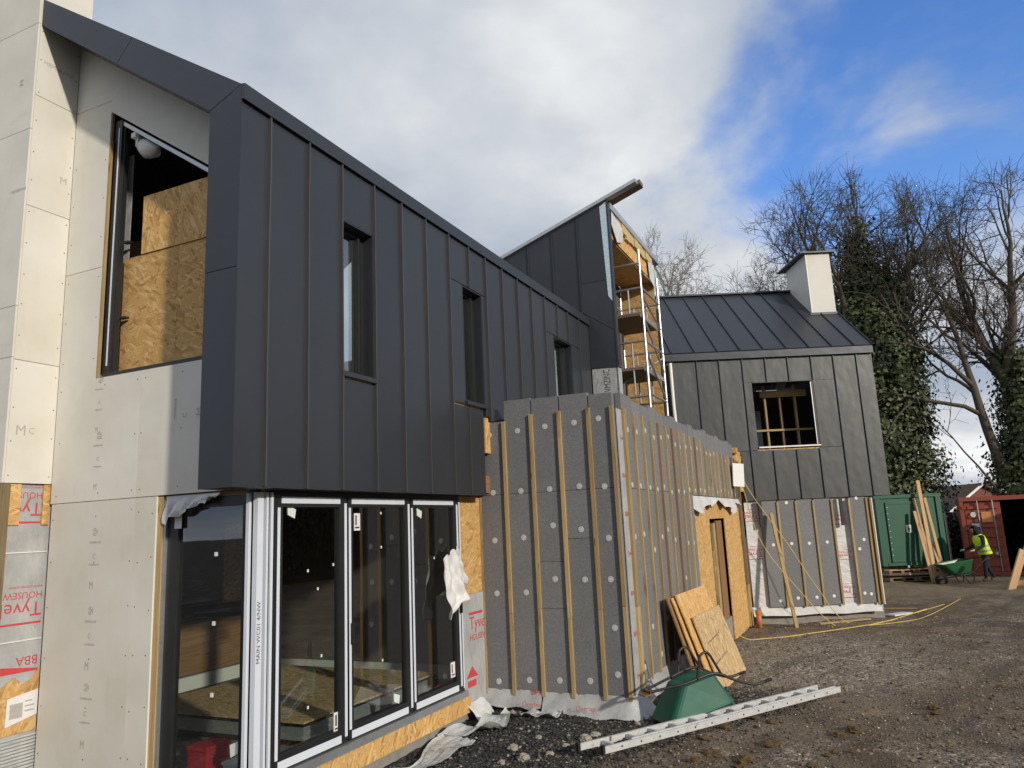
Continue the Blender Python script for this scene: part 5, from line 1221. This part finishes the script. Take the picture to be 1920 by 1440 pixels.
def add_tree(name, label, e, d_, z0, seed, start, lv, mat, ivy=None, nleaf=0, group='bare trees', ell=None):
    base = ED(e, d_, z0); Tt = Thing(name, label, 'tree', tuple(base), FROT, group)
    # the first entries of start are stems: build them as the trunk part, the rest of the growth as the crown
    kp = (lambda q: sum(((q[i]-ell[i])/ell[3+i])**2 for i in range(3)) < 1.0) if ell else None
    v, f = grow_tree(seed, start, lv, kp)
    me_ = np_mesh(bpy.data.meshes.new('crown'), v, f, mat, smooth_=True)
    o = bpy.data.objects.new('crown', me_); COL.objects.link(o); o.parent = Tt.o
    tr = MB(); st = start[0]
    tr.tube([(st[0][0], st[0][1], -.3), (st[0][0], st[0][1], .5), (st[0][0]+.03, st[0][1], 1.4)], [st[3]*1.5, st[3]*1.18, st[3]*1.02], 14)
    Tt.part('trunk', tr, mat, world=False, sm=True)
    if ivy:
        ps, ns, ts_ = [], [], []
        for fn, n_ in ivy:
            a, b_, c_ = clumpy(n_, fn); ps.append(a); ns.append(b_); ts_.append(c_)
        im = leaf_mesh('ivy', np.concatenate(ps), np.concatenate(ns), nleaf, IVY, np.concatenate(ts_))
        io = bpy.data.objects.new('ivy', im); COL.objects.link(io); io.parent = Tt.o
    return Tt
# tall ivy clad tree behind the far house
add_tree('ivy_clad_tree', 'tall bare tree with a thick column of ivy behind the far house', 16.0, 33, -.3, 3,
         [((0, 0, 0), (.02, 0, 1), 11.5, .42, 0)] + [((0, 0, z_), (sx_, sy_, 1.0), l_, .17, 1) for z_, sx_, sy_, l_ in ((6.0, -1.15, .1, 6.8), (6.8, 1.0, -.1, 6.4), (7.6, -.75, .5, 7.2), (8.2, .7, .4, 7.0), (8.8, -.45, -.4, 7.2), (9.4, .4, -.4, 7.0), (9.8, -.95, 0, 6.2), (10.2, .95, .1, 5.6), (10.6, -.2, .2, 7.0), (10.8, .15, 0, 7.0))],
         LV(3, 8, 6, 5, 2), BARK,
         [(column((.2, 0, 0), [(0, 1.6), (3, 1.9), (6, 1.8), (9, 1.7), (11, 1.35), (13, .8), (15.5, .25)]), 46000), (column((1.0, -.3, 6), [(0, .8), (3, 1.1), (5.5, .8), (6.8, .2)]), 10000), (column((-1.1, .2, 6.5), [(0, .8), (2.5, 1.2), (4.8, .3)]), 9000)], .16, ell=(-.5, 0, 11.2, 6.2, 5.0, 6.4))
add_tree('forked_tree', 'large forked bare tree with ivy low on its trunk at the right edge', 19.6, 30, -.3, 8,
         [((.6, 0, 0), (.0, 0, 1), 9.0, .36, 0), ((.2, 0, 2.6), (-.55, .05, .95), 9.5, .24, 1), ((.4, 0, 5.5), (.45, 0, .9), 8.0, .22, 1), ((.5, 0, 7.0), (-.25, .1, 1), 8.0, .2, 1), ((.5, 0, 7.6), (.25, -.2, 1), 7.5, .2, 1), ((.1, 0, 1.7), (-.8, 0, .62), 5.5, .07, 2)],
         LV(5, 8, 6, 5, 2), BARK,
         [(column((.95, 0, 0), [(0, 1.05), (3, 1.25), (4.5, 1.0), (6.5, .6), (8.5, .15)]), 26000)], .16, ell=(.5, 0, 9.7, 4.9, 4.6, 6.4))
add_tree('bare_tree', 'spreading bare tree between the tower block and the far chimney', 12.6, 39, -.3, 15,
         [((0, 0, 0), (0, 0, 1), 9.0, .30, 0), ((0, 0, 6), (-.6, 0, .8), 7.0, .16, 1), ((0, 0, 6.5), (.55, 0, .85), 7.5, .16, 1), ((0, 0, 8), (.1, .1, 1), 7.5, .15, 1), ((0, 0, 7.5), (-.3, .1, 1), 6.5, .15, 1)], LV(6, 8, 6, 5, 2), BARK, ell=(0, 0, 11.5, 5.0, 4.5, 5.2))
add_tree('pale_tree', 'pale grey bare tree rising behind the scaffold tower', 9.3, 43, -.3, 21,
         [((0, 0, 0), (0, 0, 1), 11.0, .26, 0), ((0, 0, 9), (-.3, 0, 1), 7.0, .14, 1), ((0, 0, 9), (.35, 0, 1), 7.0, .14, 1), ((0, 0, 10), (0, 0, 1), 7.5, .14, 1)], LV(8, 8, 7, 5, 3), BARK_PALE, ell=(0, 0, 14.0, 3.2, 3.2, 5.5))
# hedges: behind the containers and along the side of the site that the glass mirrors
def hedge_mesh(name, l_, h_, w_, n_):
    def fn(k):
        x = rng.uniform(-l_/2, l_/2, k); z = h_*np.sqrt(rng.uniform(0.0, 1, k)); s_ = np.where(rng.random(k) < .5, -1, 1)
        y = s_*w_/2*(1-.35*(z/h_)**2)*rng.uniform(.75, 1.1, k); return np.stack([x, y, z*(1+.12*np.sin(x*1.7))], 1), np.stack([0*x, s_*1.0, .2+0*x], 1)
    p, o_, c_ = clumpy(n_, fn); return leaf_mesh(name, p, o_, .16, HEDGE, c_)
hm = hedge_mesh('leaves', 14, 3.2, 1.6, 14000); core = mesh_uv('hedge_core', *(lambda m: (m.v, m.f))(MB().box(-6.8, 6.8, -.45, .45, -.2, 2.6)), DARKSOFF)
def hedge(loc, rz, lab, sc_=1.0, grp=None):
    h_ = Thing('hedge', lab, 'hedge', loc, rz, grp); h_.o.scale = (1, 1, sc_)
    for nm, m_ in (('leaves', hm), ('dark_core', core)):  # second mesh is a plain dark box filling the hedge behind its leaves
        o = bpy.data.objects.new(nm, m_); COL.objects.link(o); o.parent = h_.o
hedge(tuple(ED(15.5, 33.5, -.3)), FROT, 'dark hedge between the green cabin and the container', .66)
for k, x in enumerate((-8, 5.5, 19, 32)): hedge((x, -17-.4*k, -.2), R(2), 'tall hedge along the side boundary of the site, number %d from the road' % (k+1) if False else ('tall side boundary hedge ' + ('behind the camera', 'right of the camera', 'beyond the yard', 'at the far corner')[k]), 1.5, 'side hedges')
hedge((-13, -6, -.1), R(88), 'tall hedge behind the camera, right half', 1.45, 'side hedges'); hedge((-13.3, 8, -.1), R(92), 'tall hedge behind the camera, left half', 1.45, 'side hedges')
fr_ = Thing('fence_rail', 'thin pale rail fence in front of the dark hedge by the container', 'fence', tuple(ED(14.6, 27.5, -.25)), FROT)
fr_.part('rail', MB().box(-.9, .8, -.02, .02, 1.95, 2.0), GALV, world=False); fr_.part('post', MB().box(-.85, -.8, -.03, .03, 0, 2.1), GALV, world=False); fr_.part('post', MB().box(.7, .75, -.03, .03, 0, 2.1), GALV, world=False)

# ================================================================== STONES
def stones(name, n_, gen, smin, smax, mat, flat=.6):
    """many angular chips as one object"""
    x, y = gen(n_); n_ = len(x); base = np.array([(1, 0, 0), (-1, 0, 0), (0, 1, 0), (0, -1, 0), (0, 0, 1), (0, 0, -1)], float)
    tri = np.array([(0, 2, 4), (2, 1, 4), (1, 3, 4), (3, 0, 4), (2, 0, 5), (1, 2, 5), (3, 1, 5), (0, 3, 5)])
    s_ = smin*(smax/smin)**(rng.random(n_)**2.2)
    q = base[None]*rng.uniform(.55, 1.25, (n_, 6, 1)) + rng.normal(0, .22, (n_, 6, 3)); q[..., 2] *= flat
    a = rng.uniform(0, 2*np.pi, n_); c_, sn = np.cos(a), np.sin(a)
    X_ = q[..., 0]*c_[:, None]-q[..., 1]*sn[:, None]; Y_ = q[..., 0]*sn[:, None]+q[..., 1]*c_[:, None]
    P = np.stack([X_*s_[:, None]+x[:, None], Y_*s_[:, None]+y[:, None], q[..., 2]*s_[:, None]+ground_z(x, y)[:, None]+s_[:, None]*.18], -1)
    F_ = (tri[None]+6*np.arange(n_)[:, None, None]).reshape(-1, 3)
    me_ = np_mesh(bpy.data.meshes.new(name), P.reshape(-1, 3), F_, mat, np.repeat(rng.random(n_), 8))
    o = bpy.data.objects.new(name, me_); COL.objects.link(o); o['kind'] = 'stuff'; return o
def m_chip(name, stops):
    m, t, b = mk(name, rough=.85, spec=.3)
    at = nd(t, 'ShaderNodeAttribute', attribute_name='tint').outputs['Fac']
    t.links.new(ramp(t, at, stops), b.inputs['Base Color']); return m
CH_D = m_chip('dark_chippings', [(0, (.022, .022, .023)), (.7, (.060, .059, .058)), (.93, (.11, .105, .10)), (1, (.36, .34, .31))])
CH_L = m_chip('pale_chippings', [(0, (.085, .068, .050)), (.6, (.19, .16, .125)), (.9, (.34, .29, .24)), (1, (.56, .51, .44))])
CH_M = m_chip('mud_crumbs', [(0, (.08, .062, .045)), (.6, (.15, .117, .083)), (1, (.24, .185, .115))])
def in_dark(n_):
    x = rng.uniform(5.2, 10.4, n_); y = rng.uniform(.8, 4.35, n_); k = (.42*x+y+.5 > 5.6+rng.normal(0, .25, n_)) & ~((x > EX-.02) & (y > EY-.05)) & (x < 10+rng.normal(0, .3, n_)); return x[k], y[k]
def in_view(d0, d1, p=1.6):
    def fn(n_):
        d_ = d0+(d1-d0)*rng.random(n_)**p; lat = rng.uniform(-.25, .72, n_)*d_; P = d_[:, None]*np.array([Nn.x, Nn.y])+lat[:, None]*np.array([En.x, En.y])
        x, y = P[:, 0], P[:, 1]; k = ~((x > 8.35) & (y > 2.45)) & (y < 4.3) & ~((.42*x+y > 6.2) & (x < 9.6)) & ~((d_ > 17.0) & (lat < 8.2)); return x[k], y[k]
    return fn
stones('dark_gravel', 30000, in_dark, .006, .030, CH_D)
stones('pale_gravel', 24000, in_view(6.5, 18, .9), .005, .022, CH_L)
stones('mud_crumbs', 13000, in_view(5.2, 17, 1.5), .006, .034, CH_M, .6)
def rock_mesh(seed, rough_):
    bm = bmesh.new(); bmesh.ops.create_icosphere(bm, subdivisions=3, radius=1.0); r_ = np.random.default_rng(seed); off = r_.uniform(0, 50, 3)
    from mathutils import noise as mn
    for v_ in bm.verts:
        n_ = v_.co.normalized(); k = 1 + rough_*mn.fractal(n_*1.4+Vector(off), 1.0, 2.0, 4)
        v_.co = n_*k; v_.co.z *= .62
    me_ = bpy.data.meshes.new('rock'); bm.to_mesh(me_); bm.free(); return me_
rocks = [rock_mesh(k, .55) for k in range(4)]
def px_ground(px, py):
    d_ = _f + _r*(px-960)/FPX + _u*(720-py)/FPX; t_ = (0.0-CAMH)/d_.z; return d_.x*t_, d_.y*t_
cl_px = [(1410, 1342, 26), (1448, 1352, 20), (1575, 1372, 22), (1603, 1365, 26), (1450, 1392, 30), (1335, 1412, 30), (1565, 1405, 14), (1597, 1403, 14), (1300, 1425, 22), (1395, 1420, 34), (1390, 1430, 24), (1520, 1428, 18), (1750, 1320, 18), (1755, 1330, 16), (1875, 1275, 14), (1550, 1410, 14), (1420, 1435, 16), (1360, 1365, 18), (1320, 1385, 22)]
for k, (px, py, w_) in enumerate(cl_px):
    x, y = px_ground(px, py); s_ = w_/2/FPX*math.hypot(x, y)*1.0
    me_ = rocks[k % 4].copy() if k < 4 else None
    o = bpy.data.objects.new('mud_clod', rocks[k % 4]); COL.objects.link(o); o.location = (x, y, gat(x, y)+s_*.12); o.scale = (s_, s_*.9, s_*.7); o.rotation_euler = (0, 0, k*1.3)
    o['label'] = 'brown clod of dried mud on the ground near the ladder'; o['category'] = 'clod'; o['group'] = 'mud clods'
for m_ in rocks: m_.materials.append(CLOD)
srock = [rock_mesh(20+k, .45) for k in range(3)]
for m_ in srock: m_.materials.append(STONE)
for k, (px, py, w_) in enumerate([(1098, 1382, 26), (1115, 1374, 20), (962, 1398, 22), (982, 1416, 26), (1030, 1410, 16), (940, 1420, 16), (1150, 1400, 14), (1060, 1390, 14), (1010, 1378, 14), (1195, 1355, 14)]):
    x, y = px_ground(px, py); s_ = w_/2/FPX*math.hypot(x, y)
    o = bpy.data.objects.new('pale_stone', srock[k % 3]); COL.objects.link(o); o.location = (x, y, gat(x, y)+s_*.25); o.scale = (s_, s_*.8, s_*.9); o.rotation_euler = (0, 0, k*2.1)
    o['label'] = 'pale broken stone lying on the dark gravel'; o['category'] = 'stone'; o['group'] = 'pale stones on the gravel'
